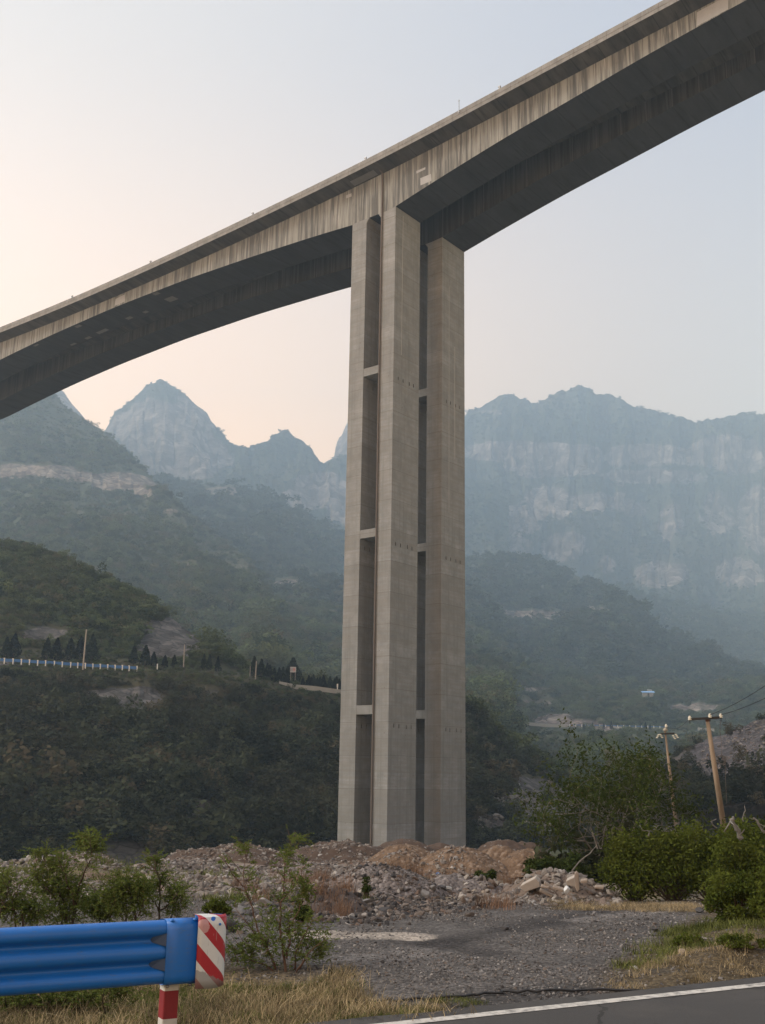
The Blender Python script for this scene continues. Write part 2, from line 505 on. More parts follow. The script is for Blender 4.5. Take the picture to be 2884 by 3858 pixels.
def bridge(voff, soff, label, near):
    loc = (BX + VVEC[0] * voff + UVEC[0] * soff, BY + VVEC[1] * voff + UVEC[1] * soff, BASEZ)
    root = empty('concrete_viaduct', loc, -TH, label, 'bridge', 'parallel halves of the tall viaduct')
    b = BW
    # girder: box with cantilever slabs
    g = MB()
    sec = lambda i: [(0, WB[i]), (0, WT[i]), (-OV, WT[i] + CDZ), (-OV, WT[i] + CDZ + FAS), (b + OV, WT[i] + CDZ + FAS), (b + OV, WT[i] + CDZ), (b, WT[i]), (b, WB[i])]
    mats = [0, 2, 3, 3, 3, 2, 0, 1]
    for i in range(len(S)):
        g.v += [(float(S[i]), v, float(z)) for v, z in sec(i)]
    for i in range(len(S) - 1):
        for k in range(8):
            g.f.append((i * 8 + k, (i + 1) * 8 + k, (i + 1) * 8 + (k + 1) % 8, i * 8 + (k + 1) % 8)); g.m.append(mats[k]); g.t.append(0.5)
    n = len(S)
    g.f += [tuple(range(8)), tuple((n - 1) * 8 + k for k in range(7, -1, -1))]; g.m += [0, 0]; g.t += [0.5, 0.5]
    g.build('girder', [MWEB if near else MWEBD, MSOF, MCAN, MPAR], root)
    # parapets with a projecting lower band
    for side in (-1, 1):
        p = MB()
        e = -OV if side < 0 else b + OV
        prof = [(0.06, 0.0), (0.06, 0.10), (0.02, 0.14), (0.02, 0.42), (0.07, 0.46), (0.11, PARH), (0.36, PARH), (0.42, 0.46), (0.5, 0.3), (0.5, 0.0)]
        for i in range(len(S)):
            zt = WT[i] + CDZ + FAS
            p.v += [(float(S[i]), e - side * o, float(zt + h)) for o, h in prof]
        q = len(prof)
        for i in range(len(S) - 1):
            for k in range(q):
                f = (i * q + k, (i + 1) * q + k, (i + 1) * q + (k + 1) % q, i * q + (k + 1) % q)
                p.f.append(f if side < 0 else f[::-1]); p.m.append(0); p.t.append(0.5)
        p.f += [tuple(range(q)), tuple((n - 1) * q + k for k in range(q - 1, -1, -1))]; p.m += [0, 0]; p.t += [0.5, 0.5]
        p.build('parapet', MPAR, root)
    # legs with pockets
    zp = []
    for zc, jit in ((58.0, 0.0), (32.6, 0.1), (7.0, 0.0)):
        for q in (0.19, 0.37, 0.62, 0.80):
            zp.append((b * q + random.uniform(-0.12, 0.12), zc + Z0 + jit + random.uniform(-0.04, 0.04)))
    zt = 86.9 + Z0
    for s1 in (0.0, -LA - GAP):
        leg_mesh(s1 - LA, s1, 0.004, b - 0.004, zt, 0.0, zp).build('pier_leg', MPIER, root)
    # haunch wedges closing the corners of the gap under the girder
    for s, d in ((-LA - GAP + 0.004, 1), (-LA - 0.004, -1)):
        m = MB()
        z = 85.78 + Z0
        tri = [(s, z + 0.05), (s, z - 0.75), (s + d * 0.55, z + 0.05)]
        m.add([(x, 0.006, y) for x, y in tri] + [(x, b - 0.006, y) for x, y in tri], [(0, 1, 2), (5, 4, 3), (0, 3, 4, 1), (1, 4, 5, 2), (2, 5, 3, 0)])
        m.build('haunch', MPIER, root)
    for zc in (59.6, 34.35, 9.0):
        m = MB()
        m.box((-LA - GAP - 0.05, 0.03, zc + Z0 - 0.4), (-LA + 0.05, b - 0.03, zc + Z0 + 0.85))
        m.build('crossbeam', MPIER, root)
    if not near: return root
    # drain pipe down the outer face
    m = MB()
    m.tube([(-LA + 0.30, -0.16, 0.2), (-LA + 0.30, -0.16, WT[np.searchsorted(S, -LA)] - 0.1), (-LA + 0.30, -0.9, WT[np.searchsorted(S, -LA)] + 0.25)], 0.13, 8)
    for zz in np.arange(4, 92, 6.0):
        m.tube([(-LA + 0.30, -0.16, zz), (-LA + 0.30, -0.16, zz + 0.12)], 0.17, 8)
    m.build('drain_pipe', MPIPE, root)
    if not near: return root
    return root


near = bridge(0, 0, 'nearer concrete viaduct with streaked web, repair patches and a rust brown drain pipe', True)
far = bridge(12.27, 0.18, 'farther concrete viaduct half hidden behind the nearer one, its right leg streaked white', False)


def zi(arr, s): return float(np.interp(s, S, arr))


def web_patch(q, root, mat=None, v=-0.006, th=0.012):
    """thin mortar patch on the outer web, from four photo corners"""
    pts = [U(x, y, 0.0) for x, y in q]
    m = MB()
    m.add([(s, v, z) for s, z in pts] + [(s, v + th, z) for s, z in pts], [(0, 1, 2, 3), (7, 6, 5, 4), (0, 4, 5, 1), (1, 5, 6, 2), (2, 6, 7, 3), (3, 7, 4, 0)])
    m.build('repair_patch', mat or MPATCH, root)


def z1(x, y): return ((1200 + x * 0.36276) / K, (600 + y * 0.36276) / K)


web_patch([z1(1020, 120), z1(1112, 80), z1(1112, 102), z1(1020, 146)], near)
web_patch([z1(1060, 195), z1(1170, 150), z1(1175, 222), z1(1062, 270)], near)
web_patch([z1(290, 372), z1(345, 350), z1(345, 384), z1(290, 404)], near)


def z7(x, y): return ((2100 + x * 0.474) / K, y * 0.474 / K)


web_patch([z7(1112, 95), z7(1362, -40), z7(1362, 70), z7(1112, 205)], near)


def z6(x, y): return (x * 0.4232 / K, (950 + y * 0.4232) / K)


web_patch([z6(1030, 415), z6(1112, 375), z6(1112, 438), z6(1020, 478)], near)


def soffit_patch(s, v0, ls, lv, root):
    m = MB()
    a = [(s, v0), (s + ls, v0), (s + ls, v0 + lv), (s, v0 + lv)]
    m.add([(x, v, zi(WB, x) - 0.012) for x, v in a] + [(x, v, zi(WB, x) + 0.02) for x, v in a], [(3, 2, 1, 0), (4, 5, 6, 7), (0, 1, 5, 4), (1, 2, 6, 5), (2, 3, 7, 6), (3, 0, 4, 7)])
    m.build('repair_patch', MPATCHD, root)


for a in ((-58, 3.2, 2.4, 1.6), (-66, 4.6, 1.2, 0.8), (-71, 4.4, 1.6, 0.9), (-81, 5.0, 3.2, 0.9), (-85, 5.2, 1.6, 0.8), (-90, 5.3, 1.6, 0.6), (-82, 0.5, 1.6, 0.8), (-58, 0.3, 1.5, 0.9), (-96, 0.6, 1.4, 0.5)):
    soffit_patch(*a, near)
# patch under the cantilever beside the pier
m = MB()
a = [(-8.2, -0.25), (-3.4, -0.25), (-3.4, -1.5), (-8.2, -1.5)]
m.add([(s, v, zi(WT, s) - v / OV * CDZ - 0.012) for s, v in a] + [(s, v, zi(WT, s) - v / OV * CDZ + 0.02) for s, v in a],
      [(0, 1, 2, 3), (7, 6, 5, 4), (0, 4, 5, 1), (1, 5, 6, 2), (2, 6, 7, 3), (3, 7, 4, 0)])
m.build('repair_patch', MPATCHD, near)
# marker studs and the sensor mast on the parapet
for px, py in ((156, 641), (325, 568), (546, 464), (790, 343), (1080, 191)):
    s, z = U(px, py, -OV + 0.2)
    zt = zi(WT, s) + CDZ + FAS + PARH
    m = MB(); m.box((s - 0.12, -OV + 0.14, zt - 0.02), (s + 0.12, -OV + 0.30, zt + 0.42)); m.box((s - 0.2, -OV + 0.12, zt + 0.26), (s + 0.2, -OV + 0.33, zt + 0.46))
    m.build('marker_stud', MSTEEL, near)
s, z = U(994, 238, -OV + 0.2)
zt = zi(WT, s) + CDZ + FAS + PARH
m = MB()
m.tube([(s, -OV + 0.02, zt - 0.7), (s, -OV + 0.02, zt + 1.7)], 0.045, 6)
m.box((s - 0.12, -OV - 0.10, zt - 0.5), (s + 0.12, -OV + 0.05, zt - 0.25))
m.tube([(s - 0.18, -OV + 0.02, zt + 1.5), (s + 0.18, -OV + 0.02, zt + 1.5)], 0.03, 6)
m.build('sensor_mast', MSTEEL, near)
# white lime streaks down the right leg of the farther viaduct
MLIME = plain('lime_streak', (0.40, 0.385, 0.36), 0.9, 0.2, 1.0)
for v, za, zb, w in ((2.0, 78, 40, 0.07), (3.6, 68, 49, 0.10)):
    m = MB(); m.box((-0.002, v, zb + Z0), (0.004, v + w, za + Z0)); m.build('lime_streak', MLIME, far)
m = MB(); m.box((-0.002, 1.9, 62 + Z0), (0.004, 1.98, 85.2 + Z0)); m.build('lime_streak', MLIME, near)

# ================================================================== ground
ROADP = PZ(960.0, 2206.0, 0.0)[:2]
ROADQ = PZ(1654.0, 2131.0, 0.0)[:2]
RD = (ROADQ - ROADP) / np.linalg.norm(ROADQ - ROADP)
RN = np.array([-RD[1], RD[0]])                     # away from the camera


def road_off(x, y): return (x - ROADP[0]) * RN[0] + (y - ROADP[1]) * RN[1]


GY = np.array([-40, 12, 16, 20, 24, 30, 50, 65, 80, 120, 150, 180, 220, 300, 420])
GZ = np.array([-0.03, -0.03, -0.10, -0.2, -0.38, -0.85, -2.55, -3.5, -4.3, -6.0, -7.3, -9.5, -11, -11, -8])


def gz(x, y):
    x = np.asarray(x, float); y = np.asarray(y, float)
    z = np.interp(y, GY, GZ)
    z = 0.5 * (np.interp(y - 2.5, GY, GZ) + np.interp(y + 2.5, GY, GZ)) * sm(14, 22, y) + z * (1 - sm(14, 22, y))
    xr = x / np.maximum(y, 6.0)                    # bearing
    p = np.stack([x, y, np.zeros_like(x)], -1)
    # the left edge of the spoil platform drops to the river meadow
    edge = 44 + 6 * vnoise(p * 0.11, 5) + 80 * sm(-0.30, -0.02, xr)
    z = z - 9.0 * sm(0, 40, y - edge) * (1 - sm(-0.10, -0.02, xr)) * (1 - sm(120, 180, y) * 0.7)
    rough = sm(19, 30, y) * (1 - sm(110, 170, y))
    rough = rough * (1 - 0.7 * sm(0.22, 0.30, xr))
    z = z + rough * (0.42 * fbm(p * 0.16, 21, 4) + 0.16 * fbm(p * 0.7, 22, 4))
    # a low spoil bank along the far side of the platform
    z = z + 0.75 * np.exp(-((y - (40 + 20 * sm(-0.32, -0.05, xr))) / 6.0) ** 2) * (1 - sm(0.0, 0.06, xr)) * (0.8 + 0.5 * vnoise(p * 0.2, 8))
    near_r = (1 - sm(20, 26, y)) * sm(0.15, 0.6, road_off(x, y))
    z = z + near_r * (0.035 * fbm(p * 0.8, 3, 4) + 0.012 * fbm(p * 5, 4, 3))
    # raised verge on the right
    vx, vy = VERGE
    z = z - 0.17 * sm(0.2, 0.9, road_off(x, y)) * (1 - sm(-0.3, 1.4, x + 0.35 * (y - 9.5))) * (1 - sm(11.5, 14, y))
    vi = x - np.interp(y, VB[:, 1], VB[:, 0])
    z = z + 0.20 * sm(0.0, 1.6, vi) * sm(0.3, 1.2, road_off(x, y)) * (1 - sm(17, 20, y)) * (1 + 0.5 * fbm(p * 1.3, 7, 3))
    return z


VERGE = PZ(1560.0, 2040.0, 0.0)[:2]
VB = np.array([PZ(float(a), float(b), 0.0)[:2] for a, b in ((1350, 2160), (1300, 2120), (1308, 2090), (1340, 2060), (1372, 2034), (1420, 2005), (1486, 1975), (1545, 1940), (1640, 1915))])


def gp(px, py):                                    # ground point seen at a photo position
    d = np.linspace(7, 160, 1500)
    q = P(np.full_like(d, px), np.full_like(d, py), d)
    h = q[:, 2] - gz(q[:, 0], q[:, 1])
    i = np.argmax(h < 0)
    return Vector((q[i, 0], q[i, 1], float(gz(q[i, 0], q[i, 1]))))


ys = np.concatenate([np.linspace(-40, 6, 24)[:-1], 6 * (440 / 6) ** (np.linspace(0, 1, 560))])
ts = np.linspace(-0.75, 0.75, 560)
Yg, Tg = np.meshgrid(ys, ts, indexing='ij')
Xg = Tg * (np.maximum(Yg, 6) + 12 + np.maximum(6 - Yg, 0))
Zg = gz(Xg, Yg)
gV = np.stack([Xg, Yg, Zg], -1).reshape(-1, 3)
gx, gy = gV[:, 0], gV[:, 1]
pxg, pyg = proj(np.where((gy > 5)[:, None], gV, [0, 10, 0]))
n1 = fbm(gV * [0.5, 0.5, 0], 31, 5)
n2 = fbm(gV * [0.09, 0.09, 0], 32, 4)
n3 = fbm(gV * [1.7, 1.7, 0], 33, 4)
C = np.tile(np.array([0.085, 0.08, 0.078]), (len(gV), 1))


def blend(c, w):
    global C
    w = np.clip(w, 0, 1)[:, None]
    C = C * (1 - w) + np.array(c) * w


ro = road_off(gx, gy)
rub = sm(19.5, 24, gy + 2.0 * n1)
blend((0.205, 0.165, 0.142), rub * (1 - sm(0.2, 0.28, gx / np.maximum(gy, 6))))
blend((0.165, 0.115, 0.085), rub * sm(-0.05, 0.35, n2 + 0.4 * n1))
blend((0.10, 0.105, 0.06), rub * sm(0.15, 0.5, n3 + n2 * 0.8) * 0.6)
blend((0.10, 0.12, 0.05), sm(100, 130, gy) * (1 - sm(-0.05, 0.02, gx / np.maximum(gy, 6))))
blend((0.13, 0.11, 0.075), rub * sm(0.18, 0.26, gx / np.maximum(gy, 6)))
blend((0.055, 0.062, 0.032), sm(0.06, 0.16, gx / np.maximum(gy, 6)) * sm(27, 36, gy))





def seg(px0, py0, px1, py1, w):                    # closeness to a track segment given by two photo points
    a = np.array(gp(px0, py0))[:2]; b = np.array(gp(px1, py1))[:2]
    d = b - a
    t = np.clip(((gV[:, :2] - a) @ d) / (d @ d), 0, 1)
    q = gV[:, :2] - a - t[:, None] * d
    return 1 - sm(w * 0.4, w, np.hypot(q[:, 0], q[:, 1]) + 0.35 * n1 * w)


fr = (gy < 30)


def on_track(x, y):
    v = np.zeros_like(x)
    for (a0, b0, a1, b1, w_) in TRACKS:
        a = np.array(gp(a0, b0))[:2]; b = np.array(gp(a1, b1))[:2]; d = b - a
        t = np.clip(((x - a[0]) * d[0] + (y - a[1]) * d[1]) / (d @ d), 0, 1)
        v = np.maximum(v, 1 - sm(w_ * 0.5, w_ * 1.1, np.hypot(x - a[0] - t * d[0], y - a[1] - t * d[1])))
    return v


TRACKS = ((1560, 1928, 1400, 1948, 0.6), (1400, 1948, 1290, 1972, 0.55), (1290, 1972, 1190, 2000, 0.5), (1250, 1982, 1100, 2008, 0.5), (1050, 2060, 940, 2040, 0.6), (940, 2040, 850, 2025, 0.6), (1100, 2010, 960, 2040, 0.5))
for a in TRACKS:
    blend((0.034, 0.032, 0.033), 0.72 * seg(*a) * fr * (0.75 + 0.5 * n1))
for a in ((1450, 1965, 1250, 1990, 0.35), (900, 2060, 760, 2080, 0.6)):
    blend((0.17, 0.16, 0.155), 0.6 * seg(*a) * fr)
blend((0.29, 0.26, 0.228), 0.9 * sm(0.25, 0.75, seg(690, 2020, 880, 2024, 0.62) + 0.3 * n3) * fr)
blend((0.16, 0.135, 0.075), 0.8 * seg(1200, 1940, 1420, 1925, 0.8) * fr)          # dry strip before the bushes
blend((0.045, 0.043, 0.043), 0.85 * sm(0.25, 0.6, ro) * (1 - sm(0.9, 1.5, ro + 0.5 * n1)) * fr)
blend((0.15, 0.115, 0.065), sm(0.0, 0.5, 0.55 - gx - 0.35 * (gy - 9.5) + 0.6 * n1) * (1 - sm(11.5, 13.5, gy + n1)) * (ro > 0.1))
vin = gx - np.interp(gy, VB[:, 1], VB[:, 0]) + 0.45 * n1
blend((0.085, 0.066, 0.040), sm(-0.15, 0.25, vin) * (1 - sm(19, 21, gy)) * (ro > 0.3))
blend((0.045, 0.040, 0.034), sm(0.05, 0.3, vin) * sm(0.1, 0.4, n3 + n1) * (1 - sm(19, 21, gy)) * (ro > 0.3) * 0.7)
C = np.clip(C * (1 + 0.22 * n3[:, None] + 0.15 * n1[:, None]), 0.012, 0.6)
me = np_mesh('ground', gV, grid_quads(len(ys), len(ts)), MGROUND, True, {'col': C})
ground = tag(link('ground', me), 'stony grey and brown waste ground falling away from the road', None, None, 'structure')

# road and edge line
nR = N('asphalt')
f1 = nR.noise(nR.coord(), 60.0, 4, 0.7)
f2 = nR.noise(nR.coord(), 1.2, 4, 0.6)
c = nR.mix(f1, (0.024, 0.023, 0.024), (0.058, 0.056, 0.055))
c = nR.mix(nR.math('MULTIPLY', f2, 0.4), c, (0.056, 0.053, 0.051))
vk = nR.n('TexVoronoi', dict(feature='DISTANCE_TO_EDGE'), Vector=nR.mix(0.25, nR.coord(), nR.n('TexNoise', Vector=nR.coord(), Scale=3.0).outputs[1]), Scale=0.55).outputs[0]
c = nR.mix(nR.math('MULTIPLY', nR.math('LESS_THAN', vk, 0.007), 0.75), c, (0.012, 0.012, 0.012))
f3 = nR.noise(nR.coord(), 260.0, 2, 0.7)
c = nR.mix(nR.math('MULTIPLY', nR.math('GREATER_THAN', f3, 0.62), 0.4), c, (0.14, 0.135, 0.13))
f4 = nR.noise(nR.coord((0.5, 0.5, 0.5)), 1.0, 5, 0.65)
c = nR.mix(nR.math('MULTIPLY', nR.ramp(f4, [(0.48, 0.0), (0.66, 1.0)]), 0.5), c, (0.085, 0.078, 0.07))
MROAD = nR.pbr(c, 0.85, nR.bump(f1, 0.4, 0.01), 0, 0.3)
nL = N('road_paint')
f1 = nL.noise(nL.coord(), 9.0, 6, 0.75)
MLINE = nL.pbr(nL.mix(nL.ramp(f1, [(0.36, 0.0), (0.54, 1.0)]), (0.20, 0.193, 0.184), (0.50, 0.48, 0.445)), 0.8)


def strip(name, o0, o1, z, mat, t0=-60, t1=80, step=0.5, jag=0.0):
    t = np.arange(t0, t1, step)
    rows = []
    for o, j in ((o0, 0), (o1, jag)):
        oo = o + j * fbm(np.stack([t * 1.3, 0 * t, 0 * t], -1), 44, 4)
        rows.append(np.stack([ROADP[0] + RD[0] * t + RN[0] * oo, ROADP[1] + RD[1] * t + RN[1] * oo, np.full_like(t, z)], -1))
    V = np.concatenate(rows)
    n = len(t)
    i = np.arange(n - 1)
    return link(name, np_mesh(name, V, np.stack([i, i + 1, i + 1 + n, i + n], -1), mat, False))


tag(strip('road', -8.5, 0.34, 0.012, MROAD, jag=0.10), 'grey asphalt road crossing the lower right corner', None, None, 'structure')
tag(strip('road_edge_line', -0.07, 0.07, 0.017, MLINE), 'worn white line along the edge of the asphalt', None, None, 'structure')

# ================================================================== hills and mountains
VEG = {}
MH_NEAR = mat_hill('hillside_soil', (0.024, 0.027, 0.016), (0.058, 0.058, 0.034), (0.05, 0.047, 0.047), (0.15, 0.14, 0.134), 0.35, 0.25)
MH_MID = mat_hill('wooded_slope', (0.034, 0.046, 0.028), (0.075, 0.088, 0.048), (0.12, 0.085, 0.072), (0.30, 0.262, 0.222), 0.078)
MH_FAR = mat_hill('mountain_rock', (0.022, 0.032, 0.02), (0.055, 0.066, 0.036), (0.12, 0.10, 0.085), (0.33, 0.28, 0.235), 0.023, 0.85)
MH_SCREE = mat_hill('scree', (0.05, 0.045, 0.04), (0.10, 0.09, 0.085), (0.06, 0.053, 0.056), (0.14, 0.125, 0.125), 0.5)


RM = ([0, 300, 400, 500, 600, 700, 900, 1200, 1400, 1700], [0, 300, 520, 880, 1180, 1480, 2100, 2900, 3450, 4000])
KH = {}


def far_d(d): return np.interp(d, *RM)


def hill(name, label, rows, mat, nc, per, amp, sc, seed, rocks=(), jag=1.5, back=(60, 90), steep=0.0, gully=0.0, calm=()):
    dm = np.mean([q[2] for q in rows[-1]]); k = KH[name] = float(far_d(dm) / dm)
    amp *= k; sc *= k; back = (back[0] * k, back[1] * k)
    x0 = max(r[0][0] for r in rows); x1 = min(r[-1][0] for r in rows)
    px = np.linspace(x0, x1, nc)
    pts = []
    for k, r in enumerate(rows):
        a = np.array(r, float)
        py = np.interp(px, a[:, 0], a[:, 1]); d = far_d(np.interp(px, a[:, 0], a[:, 2]))
        q = np.stack([px * 0.02, np.full(nc, k * 7.7), np.full(nc, seed)], -1)
        py = py + jag * (1 if k == len(rows) - 1 else 2.0) * fbm(q * 4, seed, 5) * 2
        pts.append(P(px, py, d))
    G = []
    W = []
    for k in range(len(pts) - 1):
        t = np.linspace(0, 1, per[k] + 1)[:-1, None, None]
        G.append(pts[k][None] * (1 - t) + pts[k + 1][None] * t)
        last = (k == len(pts) - 2)
        W.append(np.ones(per[k]) if not last else 1 - 0.85 * np.linspace(0, 1, per[k] + 1)[:-1] ** 3)
    G.append(pts[-1][None]); W.append(np.array([0.12]))
    nfront = sum(per) + 1
    for j, (dy, dz) in enumerate(((back[0] * 0.4, back[1] * 0.25), (back[0], back[1]))):
        b = pts[-1].copy()
        sc_ = 1 + dy / b[:, 1]
        b[:, 0] *= sc_; b[:, 1] *= sc_
        b[:, 2] -= dz
        G.append(b[None]); W.append(np.array([0.3]))
    G = np.concatenate(G); W = np.concatenate(W)
    ri = np.arange(len(W))
    for c0, c1, cw in calm: W = W * (0.06 + 0.94 * (1 - sm(c0 - cw, c0, ri) * (1 - sm(c1, c1 + cw, ri))))
    W = W[:, None]
    nr = G.shape[0]
    du = np.gradient(G, axis=1); dv = np.gradient(G, axis=0)
    nn = np.cross(du, dv); nn /= np.linalg.norm(nn, axis=-1, keepdims=True) + 1e-9
    nn *= np.where((nn[..., 1:2]) > 0, -1, 1)
    n = fbm(G / sc, seed + 3, 6, 0.52)
    if gully:
        cg = np.stack([np.broadcast_to((np.linspace(0, 1, nc) * gully)[None], G.shape[:2]), np.broadcast_to(np.linspace(0, 1.6, nr)[:, None], G.shape[:2]), np.full(G.shape[:2], seed * 1.0)], -1)
        wob = 0.25 * fbm(G / sc * 0.8, seed + 9, 3)
        cg[..., 0] += wob
        n = n * 0.7 + 0.9 * (1 - 2 * np.abs(fbm(cg, seed + 5, 4)) * 1.6 - 0.35)
    G = G + nn * (amp * n * W)[..., None]
    du = np.gradient(G, axis=1); dv = np.gradient(G, axis=0)
    n2 = np.cross(du, dv); n2 /= np.linalg.norm(n2, axis=-1, keepdims=True) + 1e-9
    n2 *= np.where((n2[..., 1:2]) > 0, -1, 1)
    V = G.reshape(-1, 3)
    X, Y = proj(V)
    rock = np.zeros(len(V))
    wb = fbm(V / (sc * 0.5), seed + 6, 4)
    for (rx, ry, sx, sy, st) in rocks:
        q = ((X - rx) / sx) ** 2 + ((Y - ry) / sy) ** 2
        rock = np.maximum(rock, st * (1 - sm(0.5, 1.3, q + 0.9 * wb)))
    if steep: rock = np.maximum(rock, steep * sm(0.62, 0.86, 1 - np.abs(n2[..., 2]).reshape(-1) + 0.12 * wb))
    me = np_mesh(name, V, grid_quads(nr, nc), mat, True, {'rock': rock})
    o = tag(link(name, me), label, None, None, 'structure')
    VEG[o.name] = (G[:nfront], rock.reshape(nr, nc)[:nfront], n2[:nfront])
    return o, G[:nfront]


H1 = [
    [(-340, 1935, 148), (0, 1892, 152), (400, 1866, 168), (740, 1850, 185), (1000, 1842, 205), (1220, 1848, 215), (1420, 1850, 225)],
    [(-340, 1825, 160), (0, 1800, 163), (400, 1775, 180), (740, 1770, 198), (1000, 1770, 218), (1220, 1800, 224), (1420, 1828, 230)],
    [(-340, 1430, 240), (0, 1438, 240), (300, 1447, 244), (450, 1456, 250), (560, 1470, 257), (620, 1488, 261), (735, 1502, 268), (900, 1524, 275), (1005, 1543, 279), (1060, 1606, 279), (1130, 1646, 279), (1200, 1695, 279), (1290, 1760, 276), (1420, 1815, 270)],
    [(-340, 1424, 248), (0, 1432, 248), (300, 1441, 252), (450, 1450, 258), (560, 1464, 265), (620, 1483, 269), (735, 1497, 276), (900, 1516, 283), (1005, 1536, 286), (1060, 1600, 286), (1130, 1640, 286), (1200, 1688, 286), (1290, 1752, 282), (1420, 1808, 276)],
    [(-340, 1115, 345), (0, 1170, 335), (60, 1180, 332), (150, 1212, 326), (230, 1248, 320), (300, 1288, 312), (345, 1318, 309), (420, 1372, 303), (470, 1408, 298), (520, 1436, 294), (560, 1450, 288), (620, 1474, 280), (735, 1489, 285), (900, 1508, 292), (1005, 1528, 292), (1060, 1592, 292), (1130, 1632, 292), (1200, 1680, 292), (1290, 1745, 288), (1420, 1800, 282)]]
hill('hillside', 'dark scrub hillside with a road bench behind the pier', H1, MH_NEAR, 420, (14, 70, 3, 60), 4.2, 26, 41,
     rocks=((365, 1385, 75, 50, 1.0), (410, 1395, 40, 30, 1.0), (235, 1500, 70, 14, .7), (305, 1515, 52, 30, .85), (95, 1372, 60, 22, .7), (20, 1435, 60, 8, .8), (455, 1500, 30, 16, .6), (500, 1540, 24, 20, .5),
            (390, 1660, 26, 40, .6), (425, 1790, 60, 60, .8), (250, 1850, 130, 40, .85), (40, 1850, 60, 34, .85), (340, 1815, 50, 40, .75), (560, 1840, 80, 24, .7),
            (1080, 1685, 70, 14, 1), (1160, 1705, 60, 26, 1), (1110, 1745, 70, 30, .8), (1180, 1785, 65, 45, 1), (1060, 1790, 50, 36, .8), (1230, 1740, 50, 50, .9)), jag=1.6, back=(70, 70), calm=((82, 89, 10),))
L2 = [
    [(-340, 1420, 405), (0, 1420, 400), (300, 1420, 385), (500, 1470, 370), (740, 1530, 360), (1000, 1600, 350), (1100, 1620, 350)],
    [(-340, 1290, 470), (0, 1290, 470), (300, 1330, 455), (500, 1400, 440), (740, 1450, 420), (1000, 1530, 400), (1100, 1560, 390)],
    [(-340, 1075, 640), (0, 1046, 640), (150, 1062, 640), (320, 1085, 640), (400, 1150, 600), (560, 1260, 560), (740, 1345, 520), (1000, 1430, 480), (1100, 1480, 470)],
    [(-340, 1025, 652), (0, 1000, 652), (150, 1006, 654), (300, 1040, 656), (400, 1125, 622), (560, 1248, 580), (740, 1336, 535), (1000, 1424, 492), (1100, 1474, 480)],
    [(-340, 500, 840), (-50, 720, 810), (60, 800, 790), (110, 843, 775), (145, 880, 766), (170, 898, 758), (235, 938, 742), (290, 990, 722), (325, 1032, 706), (340, 1045, 700), (400, 1102, 680), (450, 1140, 660), (520, 1196, 640), (560, 1238, 620), (620, 1285, 600), (680, 1312, 580), (740, 1328, 560), (850, 1370, 540), (1000, 1418, 510), (1100, 1468, 500)]]
hill('wooded_slope', 'hazy wooded mountain slope with a pale cliff band on the left', L2, MH_MID, 420, (20, 46, 8, 60), 9, 70, 52,
     rocks=((60, 1018, 130, 18, .72), (170, 1030, 70, 14, .75), (255, 1040, 75, 26, 1.0), (310, 1065, 30, 20, .8), (370, 1105, 25, 8, .6), (400, 1222, 34, 6, .6), (520, 1220, 30, 14, .45), (470, 1195, 60, 10, .4), (340, 1270, 40, 8, .4), (300, 1160, 80, 12, .35), (120, 1100, 90, 10, .35)),
     jag=2.2, back=(120, 120), gully=9)
L3b = [[(-340, 1000, 1050), (60, 1000, 1050), (300, 1010, 1050)], [(-340, 905, 1250), (0, 868, 1250), (90, 842, 1250), (120, 834, 1240), (138, 845, 1240), (156, 873, 1235), (182, 905, 1230), (300, 1000, 1225)]]
hill('far_cliff', 'pale far cliff edge showing just above the left slope', L3b, MH_FAR, 120, (40,), 10, 80, 61, rocks=((140, 870, 60, 50, .9),), jag=2.5, back=(80, 200))
L3 = [
    [(60, 1180, 930), (330, 1180, 930), (740, 1300, 900), (1100, 1380, 880)],
    [(60, 1090, 1080), (230, 1020, 1180), (345, 1048, 1180), (480, 1045, 1180), (560, 1060, 1170), (680, 1120, 1150), (740, 1150, 1150), (1100, 1250, 1100)],
    [(60, 1050, 1300), (180, 985, 1330), (240, 925, 1330), (345, 860, 1340), (450, 945, 1330), (500, 985, 1320), (560, 990, 1310), (620, 975, 1300), (680, 1010, 1300), (750, 1015, 1300), (1100, 1100, 1280)],
    [(60, 1040, 1370), (150, 1000, 1370), (200, 960, 1370), (230, 932, 1370), (243, 903, 1375), (258, 886, 1380), (278, 870, 1385), (300, 850, 1390), (318, 832, 1395), (333, 826, 1400), (346, 820, 1400), (358, 827, 1400), (372, 838, 1400), (395, 853, 1400), (408, 862, 1395), (422, 873, 1390), (437, 886, 1385), (447, 908, 1380), (458, 925, 1375), (472, 942, 1370), (488, 960, 1365), (503, 969, 1360), (520, 973, 1350), (545, 969, 1350), (562, 960, 1345), (582, 949, 1340), (604, 938, 1340), (612, 930, 1340), (624, 933, 1340), (630, 939, 1340), (652, 949, 1340), (662, 965, 1340), (675, 985, 1340), (690, 996, 1340), (703, 1001, 1340), (722, 993, 1345), (752, 985, 1350), (800, 990, 1350), (900, 1010, 1350), (1100, 1060, 1350)]]
hill('mountain', 'hazy rounded rock peak and lower summit seen under the bridge', L3, MH_FAR, 420, (30, 46, 20), 17, 110, 71,
     rocks=((350, 930, 125, 75, .95), (330, 995, 130, 45, .9), (440, 985, 60, 50, .9), (690, 1060, 70, 45, .85), (640, 1085, 50, 30, .7), (740, 1090, 50, 50, .7)), jag=3.4, back=(150, 200), gully=13)
L4 = [[(600, 1050, 1450), (900, 1050, 1450)], [(600, 1010, 1640), (700, 1000, 1640), (718, 992, 1640), (724, 984, 1640), (727, 960, 1640), (734, 945, 1640), (739, 940, 1640), (744, 926, 1640), (750, 914, 1640), (768, 905, 1640), (800, 915, 1640), (860, 960, 1640), (900, 990, 1640)]]
